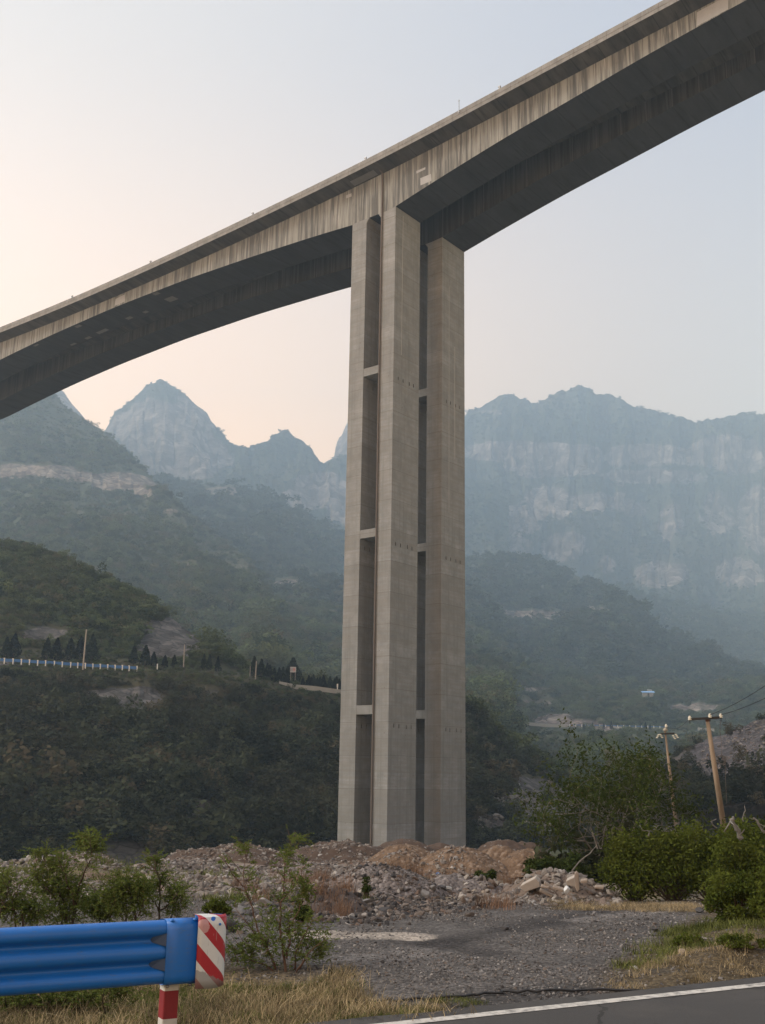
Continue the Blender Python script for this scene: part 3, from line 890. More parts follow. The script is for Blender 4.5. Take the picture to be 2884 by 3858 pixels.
hill('far_spire', 'pale hazy rock spire beside the left edge of the pier', L4, MH_FAR, 120, (40,), 8, 60, 81, rocks=((745, 960, 60, 60, .9),), jag=1.5, back=(80, 160))
L25 = [
    [(200, 1330, 560), (500, 1360, 560), (740, 1400, 540), (1100, 1450, 520)],
    [(200, 1180, 740), (420, 1170, 740), (740, 1270, 700), (1100, 1380, 640)],
    [(200, 1090, 930), (300, 1044, 950), (340, 1032, 950), (420, 1046, 950), (500, 1050, 950), (560, 1066, 945), (620, 1090, 940), (680, 1120, 930), (740, 1152, 920), (820, 1190, 900), (950, 1240, 860), (1100, 1300, 820)]]
hill('wooded_spur', 'hazy wooded spur below the rock peak left of the pier', L25, MH_MID, 320, (40, 50), 10, 60, 91,
     rocks=((625, 1265, 40, 14, .8), (700, 1250, 40, 10, .55), (480, 1060, 50, 10, .6), (560, 1115, 30, 8, .4), (520, 1160, 40, 6, .35)), jag=2.5, back=(90, 60), gully=7)
R3 = [
    [(850, 1400, 1000), (1250, 1410, 1000), (1820, 1430, 1000)],
    [(850, 1230, 1250), (1100, 1215, 1260), (1350, 1245, 1270), (1654, 1265, 1280), (1820, 1280, 1280)],
    [(850, 1130, 1330), (1050, 1125, 1330), (1250, 1120, 1340), (1450, 1150, 1350), (1654, 1170, 1350), (1820, 1180, 1350)],
    [(850, 1062, 1400), (1050, 1050, 1400), (1250, 1056, 1410), (1450, 1065, 1410), (1654, 1040, 1410), (1820, 1040, 1410)],
    [(850, 1030, 1450), (1050, 1022, 1450), (1250, 1030, 1460), (1450, 1036, 1460), (1654, 1010, 1460), (1820, 1010, 1460)],
    [(850, 985, 1480), (1050, 968, 1480), (1150, 940, 1480), (1250, 955, 1490), (1450, 962, 1490), (1560, 938, 1490), (1654, 930, 1490), (1820, 930, 1490)],
    [(850, 960, 1640), (960, 935, 1640), (1003, 907, 1640), (1012, 890, 1640), (1040, 878, 1645), (1062, 866, 1650), (1085, 855, 1650), (1105, 850, 1650), (1125, 860, 1650), (1148, 870, 1650), (1160, 872, 1650), (1185, 858, 1655), (1215, 846, 1660), (1240, 836, 1660), (1258, 832, 1660), (1275, 840, 1660), (1290, 850, 1660), (1320, 855, 1660), (1345, 862, 1655), (1365, 875, 1650), (1400, 885, 1650), (1430, 896, 1650), (1465, 900, 1650), (1500, 910, 1650), (1525, 912, 1650), (1550, 905, 1650), (1580, 900, 1650), (1605, 892, 1650), (1654, 898, 1650), (1820, 880, 1650)]]
hill('mountain_wall', 'hazy mountain with banded cliffs filling the right background', R3, MH_FAR, 460, (14, 30, 18, 10, 20, 34), 24, 130, 101,
     rocks=((1130, 975, 150, 22, .85), (1230, 985, 90, 30, .9), (1400, 985, 120, 28, .8), (1580, 985, 110, 42, .95), (1200, 1010, 100, 26, .8), (1420, 1030, 130, 22, .75), (1190, 1090, 60, 40, .8), (1290, 1085, 90, 22, .85), (1370, 1100, 40, 20, .6), (1080, 1130, 90, 40, .75), (1230, 1180, 60, 40, .75), (1450, 1130, 30, 60, .6), (1550, 1120, 40, 60, .6), (1640, 1130, 50, 80, .7), (1420, 1240, 70, 30, .75), (1600, 1240, 60, 40, .7), (1310, 1220, 30, 30, .7), (1060, 890, 40, 8, .6), (1100, 1180, 60, 30, .6)),
     jag=3.6, back=(140, 160), gully=17)
R2b = [[(900, 1400, 860), (1300, 1420, 860), (1820, 1430, 860)], [(900, 1330, 1040), (1200, 1275, 1060), (1260, 1257, 1060), (1330, 1262, 1060), (1450, 1300, 1050), (1550, 1325, 1040), (1654, 1345, 1040), (1820, 1350, 1040)]]
hill('wooded_foothill', 'blue hazy foothill below the banded cliffs at right', R2b, MH_MID, 260, (60,), 12, 70, 111, rocks=((1450, 1340, 70, 12, .5), (1600, 1365, 60, 8, .4)), jag=2.0, back=(60, 40), gully=5)
R2 = [
    [(880, 1480, 590), (1100, 1490, 590), (1400, 1500, 590), (1820, 1520, 580)],
    [(880, 1350, 720), (1050, 1338, 730), (1200, 1338, 735), (1330, 1330, 740), (1400, 1400, 700), (1654, 1470, 660), (1820, 1490, 640)],
    [(880, 1322, 735), (1050, 1318, 742), (1200, 1318, 748), (1330, 1306, 752), (1400, 1380, 716), (1654, 1462, 672), (1820, 1484, 650)],
    [(880, 1235, 880), (1005, 1206, 890), (1080, 1196, 890), (1150, 1199, 890), (1200, 1220, 885), (1250, 1244, 880), (1300, 1280, 865), (1350, 1318, 845), (1400, 1355, 825), (1450, 1388, 800), (1550, 1424, 770), (1654, 1454, 740), (1820, 1480, 700)]]
hill('wooded_ridge', 'hazy wooded ridge with a tan cliff band right of the pier', R2, MH_MID, 340, (30, 6, 46), 9, 60, 121,
     rocks=((1150, 1330, 110, 13, .95), (1290, 1320, 50, 12, .8), (1330, 1420, 40, 8, .4)), jag=2.2, back=(90, 70), gully=8)
R1 = [
    [(880, 1790, 330), (1100, 1770, 330), (1300, 1750, 330), (1500, 1720, 330), (1820, 1700, 330)],
    [(880, 1600, 440), (1060, 1590, 450), (1200, 1588, 450), (1540, 1595, 450), (1820, 1600, 450)],
    [(880, 1582, 456), (1060, 1572, 468), (1200, 1577, 468), (1400, 1580, 468), (1540, 1584, 466), (1820, 1590, 462)],
    [(880, 1580, 462), (1060, 1570, 474), (1200, 1575, 474), (1400, 1578, 474), (1540, 1582, 472), (1820, 1588, 468)],
    [(880, 1310, 600), (1005, 1338, 600), (1040, 1360, 600), (1100, 1400, 596), (1150, 1430, 592), (1200, 1450, 590), (1300, 1472, 586), (1400, 1480, 584), (1500, 1486, 582), (1654, 1468, 590), (1820, 1440, 600)]]
hill('lower_slope', 'green hazy lower slope with a road along it right of the pier', R1, MH_MID, 360, (46, 5, 3, 54), 6, 50, 131,
     rocks=((1160, 1492, 40, 8, .7), (1130, 1520, 70, 14, .5), (1200, 1555, 50, 16, .85), (1260, 1562, 50, 10, .7), (1320, 1575, 40, 7, .6), (1500, 1530, 70, 14, .55), (1240, 1605, 110, 20, .2), (1080, 1545, 40, 14, .4)), jag=2.0, back=(60, 30), gully=7, calm=((44, 56, 6),))
R05 = [
    [(1330, 1745, 170), (1500, 1745, 165), (1820, 1760, 160)],
    [(1330, 1722, 255), (1400, 1662, 262), (1440, 1638, 262), (1480, 1616, 262), (1520, 1600, 262), (1560, 1588, 260), (1600, 1572, 258), (1654, 1548, 255), (1820, 1490, 250)]]
hill('scree_slope', 'purplish grey scree slope behind the leaning pole at right', R05, MH_SCREE, 200, (70,), 2.5, 20, 141, rocks=((1560, 1640, 90, 60, 1.0), (1640, 1610, 80, 60, 1.0), (1760, 1600, 90, 90, 1.0)), jag=1.5, back=(40, 30))

# ------------------------------------------------------------------ scrub: leaf clumps spread over the slopes
PROTO = bpy.data.collections.new('prototypes')     # not linked: only a source for the scatter


def clump_mesh(name, nl, size, mat, seed, h=1.0, lobes=6):
    r = np.random.default_rng(seed)
    lc = r.normal(0, 0.28, (lobes, 3)); lc[:, 2] = np.abs(lc[:, 2]) * 0.9 + 0.22
    k = r.integers(0, lobes, nl)
    d = r.normal(0, 1, (nl, 3)); d /= np.linalg.norm(d, axis=1, keepdims=True)
    rad = 0.30 * (0.55 + 0.45 * r.random(nl))[:, None]
    c = lc[k] + d * rad
    c[:, 2] = np.maximum(c[:, 2] * h, 0.01)
    a = r.normal(0, 1, (nl, 3)); a /= np.linalg.norm(a, axis=1, keepdims=True)
    b = np.cross(a, r.normal(0, 1, (nl, 3))); b /= np.linalg.norm(b, axis=1, keepdims=True)
    s = size * (0.6 + 0.8 * r.random(nl))[:, None]
    V = np.stack([c - a * s, c - b * s * 0.55, c + a * s, c + b * s * 0.55], 1).reshape(-1, 3)
    Q = np.arange(nl * 4).reshape(-1, 4)
    return np_mesh(name, V, Q, mat, False, None, {'tint': np.clip(r.random(nl) * 0.7 + 0.3 * r.random(lobes)[k], 0, 1)})


ML_HILL = mat_leaf('scrub_leaves', (0.016, 0.021, 0.014), (0.050, 0.058, 0.034), 0.25, True, (0.10, 0.078, 0.05))
ML_FARV = mat_leaf('forest_leaves', (0.026, 0.040, 0.022), (0.058, 0.072, 0.036), 0.2, True, (0.075, 0.07, 0.045))
CN = bpy.data.collections.new('scrub_forms')
CF = bpy.data.collections.new('forest_forms')
CU = bpy.data.collections.new('knoll_forms')
ML_UP = mat_leaf('knoll_leaves', (0.034, 0.050, 0.025), (0.092, 0.114, 0.054), 0.25, True, (0.11, 0.09, 0.055))
for i in range(6):
    CU.objects.link(bpy.data.objects.new('scrub_form', clump_mesh('scrub_form', 480, 0.072, ML_UP, 230 + i, 1.0 + 0.25 * (i % 3))))
    CN.objects.link(bpy.data.objects.new('scrub_form', clump_mesh('scrub_form', 480, 0.072, ML_HILL, 200 + i, 1.0 + 0.25 * (i % 3))))
for i in range(4):
    CF.objects.link(bpy.data.objects.new('forest_form', clump_mesh('forest_form', 180, 0.125, ML_FARV, 300 + i, 1.1)))


def scatter_group():
    ng = bpy.data.node_groups.new('scatter', 'GeometryNodeTree')
    ng.interface.new_socket('Geometry', in_out='INPUT', socket_type='NodeSocketGeometry')
    ng.interface.new_socket('Collection', in_out='INPUT', socket_type='NodeSocketCollection')
    ng.interface.new_socket('Geometry', in_out='OUTPUT', socket_type='NodeSocketGeometry')
    nd = ng.nodes
    gi = nd.new('NodeGroupInput'); go = nd.new('NodeGroupOutput')
    ci = nd.new('GeometryNodeCollectionInfo'); ci.inputs['Separate Children'].default_value = True; ci.inputs['Reset Children'].default_value = True
    ip = nd.new('GeometryNodeInstanceOnPoints'); ip.inputs['Pick Instance'].default_value = True

    def at(n, t):
        a = nd.new('GeometryNodeInputNamedAttribute'); a.data_type = t; a.inputs[0].default_value = n
        return a.outputs[0]
    L = ng.links
    L.new(gi.outputs[1], ci.inputs[0]); L.new(gi.outputs[0], ip.inputs['Points']); L.new(ci.outputs[0], ip.inputs['Instance'])
    L.new(at('idx', 'INT'), ip.inputs['Instance Index']); L.new(at('scl', 'FLOAT_VECTOR'), ip.inputs['Scale'])
    er = nd.new('FunctionNodeEulerToRotation'); L.new(at('rot', 'FLOAT_VECTOR'), er.inputs[0]); L.new(er.outputs[0], ip.inputs['Rotation'])
    L.new(ip.outputs[0], go.inputs[0])
    return ng


SG = scatter_group()


def scatter(name, pts, scl, rot, coll, label):
    n = len(pts)
    me = bpy.data.meshes.new(name)
    me.vertices.add(n); me.vertices.foreach_set('co', np.asarray(pts, np.float32).ravel())
    for nm, t, a, key in (('scl', 'FLOAT_VECTOR', scl, 'vector'), ('rot', 'FLOAT_VECTOR', rot, 'vector'), ('idx', 'INT', rng.integers(0, len(coll.objects), n), 'value')):
        at = me.attributes.new(nm, t, 'POINT'); at.data.foreach_set(key, np.asarray(a, np.int32 if t == 'INT' else np.float32).ravel())
    o = link(name, me)
    md = o.modifiers.new('scatter', 'NODES'); md.node_group = SG
    md[[i.identifier for i in SG.interface.items_tree if i.name == 'Collection'][0]] = coll
    return tag(o, label, None, None, 'stuff')


def hill_pt(name, row, px, dz=0.0):
    G = VEG[name][0][row]
    X = proj(G)[0]
    return np.array([np.interp(px, X, G[:, k]) for k in range(3)]) + np.array([0, 0, dz])


def on_hill(name, px, py):
    G = VEG[name][0].reshape(-1, 3)
    X, Y = proj(G)
    return G[np.argmin((X - px) ** 2 + (Y - py) ** 2)].copy()


def cover(hname, num, size, coll, label, name='hillside_scrub', thr=0.42, seed=5, row0=0.0, row1=1.0, flat=0.7, skip=None, low=None):
    G, rock, nrm = VEG[hname]
    kk = KH[hname]; size = size * kk
    r = np.random.default_rng(seed)
    X, Y = proj(G)
    nr, nc = X.shape
    # weight of each cell: its area as seen, with a floor so that slopes seen edge-on are covered as well
    a = np.abs((X[1:, 1:] - X[:-1, :-1]) * (Y[1:, :-1] - Y[:-1, 1:]) - (Y[1:, 1:] - Y[:-1, :-1]) * (X[1:, :-1] - X[:-1, 1:])) / 2
    ok = (X[1:, 1:] > -260) & (X[1:, 1:] < 1914)
    ri = np.linspace(0, 1, nr - 1)[:, None]
    w = (a + np.median(a) * 0.15) * ok * (ri >= row0) * (ri <= row1)
    if skip: w = w * ~((np.arange(nr - 1)[:, None] >= skip[0]) & (np.arange(nr - 1)[:, None] <= skip[1]) & (X[1:, 1:] < skip[2]))
    p = (w / w.sum()).ravel()
    c = r.choice(len(p), num, p=p)
    i, j = c // (nc - 1), c % (nc - 1)
    u, v = r.random(num)[:, None], r.random(num)[:, None]
    q = (G[i, j] * (1 - u) + G[i, j + 1] * u) * (1 - v) + (G[i + 1, j] * (1 - u) + G[i + 1, j + 1] * u) * v
    rk = rock[i, j] + 0.55 * fbm(q / (9.0 * kk), seed, 3)
    clear = fbm(q / (34.0 * kk), seed + 1, 4)
    keep = (rk < thr) & (clear < 0.55)
    q = q[keep]
    n = len(q)
    ik = i[keep]
    big = 0.75 + 0.5 * np.clip(1 + 1.6 * fbm(q / (60.0 * kk), seed + 2, 3), 0.3, 2)
    s = size * (0.5 + 0.9 * r.random(n) ** 1.8) * big * np.where(r.random(n) < 0.08, 1.7, 1.0)
    if low: s = s * np.where((ik >= low[0]) & (ik <= low[1]), low[2], 1.0)
    scl = np.stack([s * (0.9 + 0.5 * r.random(n)), s * (0.9 + 0.5 * r.random(n)), s * flat * (0.8 + 0.5 * r.random(n))], -1)
    rot = np.stack([r.normal(0, 0.12, n), r.normal(0, 0.12, n), r.random(n) * 6.28], -1)
    q[:, 2] -= 0.05 * s
    return scatter(name, q, scl, rot, coll, label)


DENS = 1.0
cover('hillside', 2600, 0.42, CU, 'low scrub and weeds along the hillside road bench', 'bench_scrub', seed=421, row0=78 / 147, row1=93 / 147, thr=0.6)
cover('hillside', int(15000 * DENS), 1.9, CN, 'dense dark green scrub covering the near hillside below the road', seed=401, skip=(77, 91, 770), row1=0.61, low=(54, 80, 0.5))
cover('hillside', int(7500 * DENS), 1.9, CU, 'lighter green scrub on the knoll above the road', 'knoll_scrub', seed=411, skip=(77, 93, 770), row0=0.61, low=(92, 106, 0.5))
cover('wooded_slope', int(21000 * DENS), 2.2, CU, 'scrub forest covering the left mountain slope', 'slope_forest', seed=402)
cover('wooded_spur', int(9000 * DENS), 4.2, CF, 'hazy forest on the spur below the peak', 'spur_forest', seed=403)
cover('mountain', int(16000 * DENS), 1.9, CF, 'hazy trees on the ledges of the rock peak', 'mountain_forest', seed=404, thr=0.5)
cover('far_cliff', 900, 3.5, CF, 'trees on the far cliff edge', 'cliff_trees', seed=405, thr=0.6)
cover('mountain_wall', int(20000 * DENS), 2.8, CF, 'blue hazy forest on the banded mountain', 'wall_forest', seed=406, thr=0.45)
cover('wooded_foothill', int(5000 * DENS), 4.6, CF, 'blue hazy forest on the foothill', 'foothill_forest', seed=407)
cover('wooded_ridge', int(9000 * DENS), 3.9, CF, 'hazy forest on the ridge right of the pier', 'ridge_forest', seed=408)
cover('lower_slope', int(15000 * DENS), 2.1, CU, 'green scrub on the lower slope right of the pier', 'lower_slope_scrub', seed=409, skip=(26, 56, 2000))
cover('lower_slope', 2200, 1.0, CU, 'low scrub on the far road embankment', 'embankment_scrub', seed=422, row0=30 / 108, row1=58 / 108)
cover('scree_slope', 900, 1.6, CN, 'sparse scrub on the scree slope', 'scree_scrub', seed=410, thr=0.75)

# ================================================================== things on the far hillside
MCYP = mat_leaf('cypress_leaves', (0.004, 0.007, 0.005), (0.012, 0.017, 0.010), 0.1, True)
MBLUE_FAR = plain('faded_blue_rail', (0.035, 0.13, 0.34), 0.6, 0.15, 1.0)
MPOLE_C = plain('weathered_concrete_pole', (0.30, 0.27, 0.23), 0.85, 0.2, 3.0)
MWALL_FAR = plain('pale_roadside_concrete', (0.30, 0.295, 0.27), 0.9, 0.25, 0.5)
MBARK_D = mat_bark('dark_bark', (0.035, 0.028, 0.022), (0.085, 0.07, 0.055))
MBARK_G = mat_bark('grey_bark', (0.10, 0.09, 0.078), (0.24, 0.215, 0.19))


def leaf_quads(c, n, size, r, flat=0.0, asp=0.5):
    """n loose leaf quads around the points c (n,3)"""
    a = r.normal(0, 1, (n, 3)); a[:, 2] *= (1 - flat)
    a /= np.linalg.norm(a, axis=1, keepdims=True)
    q = r.normal(0, 1, (n, 3))
    b = np.cross(a, q); b /= np.linalg.norm(b, axis=1, keepdims=True)
    s = size * (0.65 + 0.7 * r.random(n))[:, None]
    return np.stack([c - a * s, c - b * s * asp, c + a * s, c + b * s * asp], 1).reshape(-1, 3)


def quads_obj(name, V, mat, parent, r, tint=None):
    n = len(V) // 4
    me = np_mesh(name, V, np.arange(n * 4).reshape(-1, 4), mat, False, None, {'tint': r.random(n) if tint is None else tint})
    return link(name, me, parent)


def cypress_mesh(seed):
    r = np.random.default_rng(seed)
    n = 900
    t = r.random(n) ** 0.8
    rad = 0.30 * (1 - t) ** 0.75 * np.minimum(1, t * 9 + 0.25) * (0.55 + 0.45 * r.random(n))
    an = r.random(n) * 6.283
    rad = rad * (1 + 0.18 * np.sin(an * 3 + seed + t * 9))
    c = np.stack([rad * np.cos(an), rad * np.sin(an), 0.10 + 0.9 * t], -1)
    V = leaf_quads(c, n, 0.045, r)
    return np_mesh('crown', V, np.arange(n * 4).reshape(-1, 4), MCYP, False, None, {'tint': r.random(n)})


CYP = [cypress_mesh(i) for i in range(4)]
mb = MB(); mb.tube([(0, 0, -0.12), (0, 0, 0.3)], [0.035, 0.025], 6)
CYT = mb.mesh('trunk', MBARK_D)


def cypress(pxt, pyt, pyb, d, label, group, wide=1.0, row=None):
    b = P(pxt, pyb, d); t = P(pxt, pyt, d)
    h = t[2] - b[2]
    if row is not None:
        b = hill_pt(row[0], row[1], pxt, -0.1); h = h * b[1] / d * 1.2
    o = empty('cypress_tree', b, random.random() * 6.28, label, 'cypress', group)
    c = link('crown', random.choice(CYP), o)
    k = link('trunk', CYT, o)
    for q in (c, k): q.scale = (h * wide * 0.9, h * wide * 0.9, h)
    return o


G1 = 'cypresses along the blue hillside guardrail'
L1 = 'dark cone shaped cypress in the spaced row behind the blue hillside guardrail'
for zx, zt, zb in ((48, 135, 290), (118, 122, 305), (410, 138, 300), (498, 147, 315), (618, 167, 335), (708, 172, 345), (810, 157, 355), (1187, 208, 340), (1290, 205, 355), (1366, 252, 355), (1466, 268, 360), (1550, 258, 345)):
    X, T, B = zx * .4232 / K, (2350 + zt * .4232) / K, (2350 + zb * .4232) / K
    cypress(X, T - 1, B + 2, 249 + zx * 0.006, L1, G1, 1.15, ('hillside', 88))
for px, py in ((440, 1410), (452, 1412), (470, 1414)):
    cypress(px, py, py + 30, 260, L1, G1, 0.9, ('hillside', 88))
G2 = 'close cypress row above the pale retaining wall'
L2_ = 'dark cypress in the tight row above the pale retaining wall left of the pier'
for zx, zt, zb in ((222, 312, 560), (330, 355, 590), (420, 392, 590), (455, 412, 600), (522, 440, 610), (595, 440, 625), (652, 437, 650), (700, 460, 660), (950, 570, 690), (1036, 548, 700), (1075, 560, 705), (1106, 532, 705), (1160, 570, 715), (1202, 562, 720), (1252, 552, 735), (1280, 610, 740), (1350, 560, 750), (1420, 600, 760), (1450, 572, 765), (1490, 600, 765)):
    X, T, B = (900 + zx * .254) / K, (2400 + zt * .254) / K, (2400 + zb * .254) / K
    cypress(X, T, B + 2, 268 + zx * 0.008, L2_, G2, 1.1, ('hillside', 87))
G3 = 'small trees by the far road'
for px, py, h in ((1263, 1562, 13), (1282, 1560, 14), (1305, 1563, 10), (1322, 1561, 14), (1396, 1562, 13), (1406, 1564, 10), (1520, 1480, 36)):
    if h > 30:
        cypress(px, py, py + h, far_d(560), 'tall dark columnar tree above the far road near the leaning pole', None, 0.8)
    else:
        cypress(px, py, py + h + 2, far_d(468), 'tiny dark cypress beside the far road right of the pier', G3, 0.9, ('lower_slope', 51))
# the big conifer behind the sign
b = P(632, 1478, 276); t = P(631, 1421, 276)
h = t[2] - b[2]
con = empty('conifer_tree', b, 0, 'tall layered conifer rising behind the small white sign', 'conifer')
r = np.random.default_rng(5)
cs = []
for k in range(13):
    tt = 0.12 + 0.86 * k / 12
    rr = 0.52 * (1 - tt) ** 0.9 + 0.03
    for q in range(9):
        an = q * 0.698 + k * 0.4 + r.random() * 0.4
        for s in np.linspace(0.15, 1, 9):
            cs.append((rr * s * math.cos(an), rr * s * math.sin(an), tt - 0.05 * s))
cs = np.repeat(np.array(cs), 3, 0) + r.normal(0, 0.014, (len(cs) * 3, 3))
quads_obj('crown', leaf_quads(cs, len(cs), 0.035, r) * h, MCYP, con, r)
m = MB(); m.tube([(0, 0, -1), (0, 0, h * 0.96)], [0.22, 0.03], 6); m.build('trunk', MBARK_D, con)
# retaining wall beside the far part of the road
m = MB()
wl = [(603, 1479, 261), (640, 1482, 262), (680, 1487, 265), (735, 1494, 268), (800, 1503, 271)]
tp = [hill_pt('hillside', 83, q[0], 1.6) for q in wl]
for i in range(len(tp) - 1):
    a, c = tp[i], tp[i + 1]
    hh = 1.1 if i else 0.5
    m.add([a, c, c - [0, 0, 1.1], a - [0, 0, hh], a + [0, .4, 0], c + [0, .4, 0], c + [0, .4, -1.1], a + [0, .4, -hh]], [(0, 3, 2, 1), (4, 5, 6, 7), (0, 1, 5, 4), (3, 7, 6, 2)] + ([(0, 4, 7, 3)] if i == 0 else []) + ([(1, 2, 6, 5)] if i == len(tp) - 2 else []))
tag(m.build('retaining_wall', MWALL_FAR), 'pale low concrete wall under the cypress row left of the pier', 'wall')
# sign and white marker
MRED_M = plain('red_sign_mark', (0.45, 0.06, 0.05), 0.7)
b = P(633, 1470, 264); c = P(633.5, 1447, 264)
sg = empty('road_sign', b, 0, 'small white sign board with red and grey marks beside the conifer', 'sign')
h = c[2] - b[2]
m = MB(); m.box((-0.72, -0.04, h - 0.66), (0.72, 0.04, h + 0.66)); m.build('sign_board', plain('greyed_sign_paint', (0.36, 0.37, 0.38), 0.7), sg)
for x0 in (-0.6, 0.48):
    m = MB(); m.box((x0, 0.06, 0), (x0 + 0.12, 0.16, h + 0.6)); m.build('sign_post', MSTEEL, sg)
m = MB()
for x0, z0, x1, z1_ in ((0.08, -0.4, 0.15, 0.4), (0.24, -0.45, 0.31, 0.35), (0.02, 0.1, 0.5, 0.18), (0.42, -0.4, 0.49, 0.3)): m.box((x0, -0.055, h + z0), (x1, -0.042, h + z1_))
m.build('red_lettering', MRED_M, sg)
m = MB()
for k in range(5): m.box((-0.65 + k * 0.13, -0.055, h - 0.5 + 0.1 * (k % 2)), (-0.58 + k * 0.13, -0.042, h + 0.3))
m.build('grey_lettering', plain('grey_sign_mark', (0.2, 0.2, 0.21), 0.7), sg)
b = P(729.5, 1488, 266)
m = MB(); m.box((-0.12, -0.05, -0.2), (0.12, 0.05, 1.1)); m.box((-0.17, -0.06, 0.35), (0.17, -0.045, 1.15))
tag(m.build('marker_post', MWHITE, loc=b), 'tiny white marker post at the pier end of the retaining wall', 'marker post')
# hillside guardrail: white posts and a blue beam
gp0 = [(0, 309, 335), (45, 312, 336), (122, 316, 340), (196, 320, 350), (268, 324, 357), (341, 330, 357), (412, 332, 362), (490, 337, 366), (560, 343, 370), (635, 348, 368), (698, 352, 377), (765, 356, 378), (832, 362, 384), (898, 364, 384), (964, 367, 387), (1030, 372, 390), (1094, 374, 393), (1155, 378, 396), (1225, 383, 398)]
gr = empty('roadside_guardrail', P(350, 1443, 240), 0, 'far blue guardrail on white posts along the hillside road at left', 'guardrail')
o0 = np.array(gr.location)
q = [(P(-60, 1422, 238), P(-60, 1433, 238))]
for zx, a, c in gp0:
    q.append((P(zx * .4232 / K, (2350 + a * .4232) / K, 239 + zx * 0.0026), P(zx * .4232 / K, (2350 + c * .4232) / K, 239 + zx * 0.0026)))
m = MB()
for i in range(len(q) - 1):
    a, c = q[i][0] - o0, q[i + 1][0] - o0
    hh = [0, 0, 0.62]
    y = np.array([0, -0.22, 0])
    m.add([a, c, c - hh, a - hh, a + y, c + y, c + y - hh, a + y - hh], [(0, 1, 2, 3), (7, 6, 5, 4), (4, 5, 1, 0), (3, 2, 6, 7)])
m.build('beam', MBLUE_FAR, gr)
for a, c in q[1:]:
    m = MB(); l = a - o0; hgt = max(1.15, a[2] - c[2] + 0.25)
    m.box((l[0] - 0.11, l[1] - 0.34, l[2] - hgt), (l[0] + 0.11, l[1] - 0.23, l[2] + 0.12)); m.box((l[0] - 0.2, l[1] - 0.36, l[2] - 0.1), (l[0] + 0.11, l[1] - 0.345, l[2] + 0.14))
    m.build('post', MWHITE, gr)
m = MB(); b = P(1400 * .4232 / K, (2350 + 408 * .4232) / K, 246); m.box((-0.1, -0.1, 0), (0.1, 0.1, 1.3)); m.box((-0.12, -0.12, 1.0), (0.12, 0.12, 1.12))
tag(m.build('marker_post', MWHITE, loc=b), 'lone short white post past the end of the far blue guardrail', 'marker post')


def simple_pole(top, base, d, r, label, arm=None):
    b, t = P(*base, d), P(*top, d)
    o = empty('utility_pole', b, 0, label, 'utility pole')
    m = MB(); m.tube([(0, 0, -0.6), tuple(np.array(t) - b)], [r, r * 0.75], 8); m.build('pole_shaft', MPOLE_C, o)
    if arm:
        m = MB(); a = np.array(t) - b; m.box((a[0] - arm, a[1] - 0.05, a[2] - 0.5), (a[0] + arm, a[1] + 0.05, a[2] - 0.4)); m.build('crossarm', MDARKST, o)
    return o


simple_pole((187, 1360), (179.5, 1442), 237, 0.19, 'tilted pale pole standing in front of the far blue guardrail')
simple_pole((399, 1393), (397, 1436), 248, 0.13, 'thin pale pole in front of the grey rock outcrop on the hillside')
simple_pole((554.5, 1428), (552, 1468), 256, 0.14, 'pale pole at the left end of the close cypress row')
simple_pole((541, 1440), (540, 1466), 262, 0.10, 'faint short pole just left of the close cypress row')
# far road on the right: low wall, white and blue posts, blue roofed house
m = MB()
wl = [(1083, 1570, 465), (1130, 1573, 466), (1180, 1576, 466), (1230, 1578, 466)]
tp = [hill_pt('lower_slope', 52, q[0], 3.8) for q in wl]
for i in range(len(tp) - 1):
    a, c = tp[i], tp[i + 1]
    m.add([a, c, c - [0, 0, 2.2], a - [0, 0, 2.2], a + [0, .4, 0], c + [0, .4, 0], c + [0, .4, -2.2], a + [0, .4, -2.2]], [(0, 3, 2, 1), (4, 5, 6, 7), (0, 1, 5, 4), (3, 7, 6, 2)] + ([(0, 4, 7, 3)] if i == 0 else []) + ([(1, 2, 6, 5)] if i == len(tp) - 2 else []))
tag(m.build('roadside_wall', MWALL_FAR), 'long pale parapet wall of the far road right of the pier', 'wall')
m = MB()
a, c = hill_pt('lower_slope', 52, 1509, 3.4), hill_pt('lower_slope', 52, 1545, 3.4)
m.add([a, c, c - [0, 0, 2.0], a - [0, 0, 2.0], a + [0, .4, 0], c + [0, .4, 0], c + [0, .4, -2.0], a + [0, .4, -2.0]], [(0, 3, 2, 1), (4, 5, 6, 7), (0, 1, 5, 4), (3, 7, 6, 2), (0, 4, 7, 3), (1, 2, 6, 5)])
tag(m.build('roadside_wall', MWALL_FAR), 'short pale piece of far road wall just left of the leaning pole', 'wall')
g2 = empty('roadside_guardrail', hill_pt('lower_slope', 46, 1330), 0, 'faint far blue guardrail with white posts continuing the pale parapet wall', 'guardrail')
o0 = np.array(g2.location)
a, c = hill_pt('lower_slope', 52, 1232, 3.6) - o0, hill_pt('lower_slope', 52, 1440, 3.6) - o0
m = MB(); m.add([a, c, c - [0, 0, .5], a - [0, 0, .5], a + [0, .1, 0], c + [0, .1, 0], c + [0, .1, -.5], a + [0, .1, -.5]], [(0, 3, 2, 1), (4, 5, 6, 7), (0, 1, 5, 4), (3, 7, 6, 2), (0, 4, 7, 3), (1, 2, 6, 5)]); m.build('beam', MBLUE_FAR, g2)
for k in range(17):
    l = a + (c - a) * k / 16
    m = MB(); m.box((l[0] - .28, l[1] - .25, l[2] - 1.4), (l[0] + .28, l[1] - .1, l[2] + .3)); m.build('post', MWHITE, g2)
b = on_hill('lower_slope', 1397, 1508) + [0, -8, 2.6]
ho = empty('hill_house', b, R(-8), 'small far house with a bright blue roof on the green slope', 'house')
m = MB(); m.box((-3.2, -2.2, -1.5), (3.2, 2.2, 1.1)); m.build('wall', MWALL_FAR, ho); ho.scale = (1.45, 1.45, 1.45)
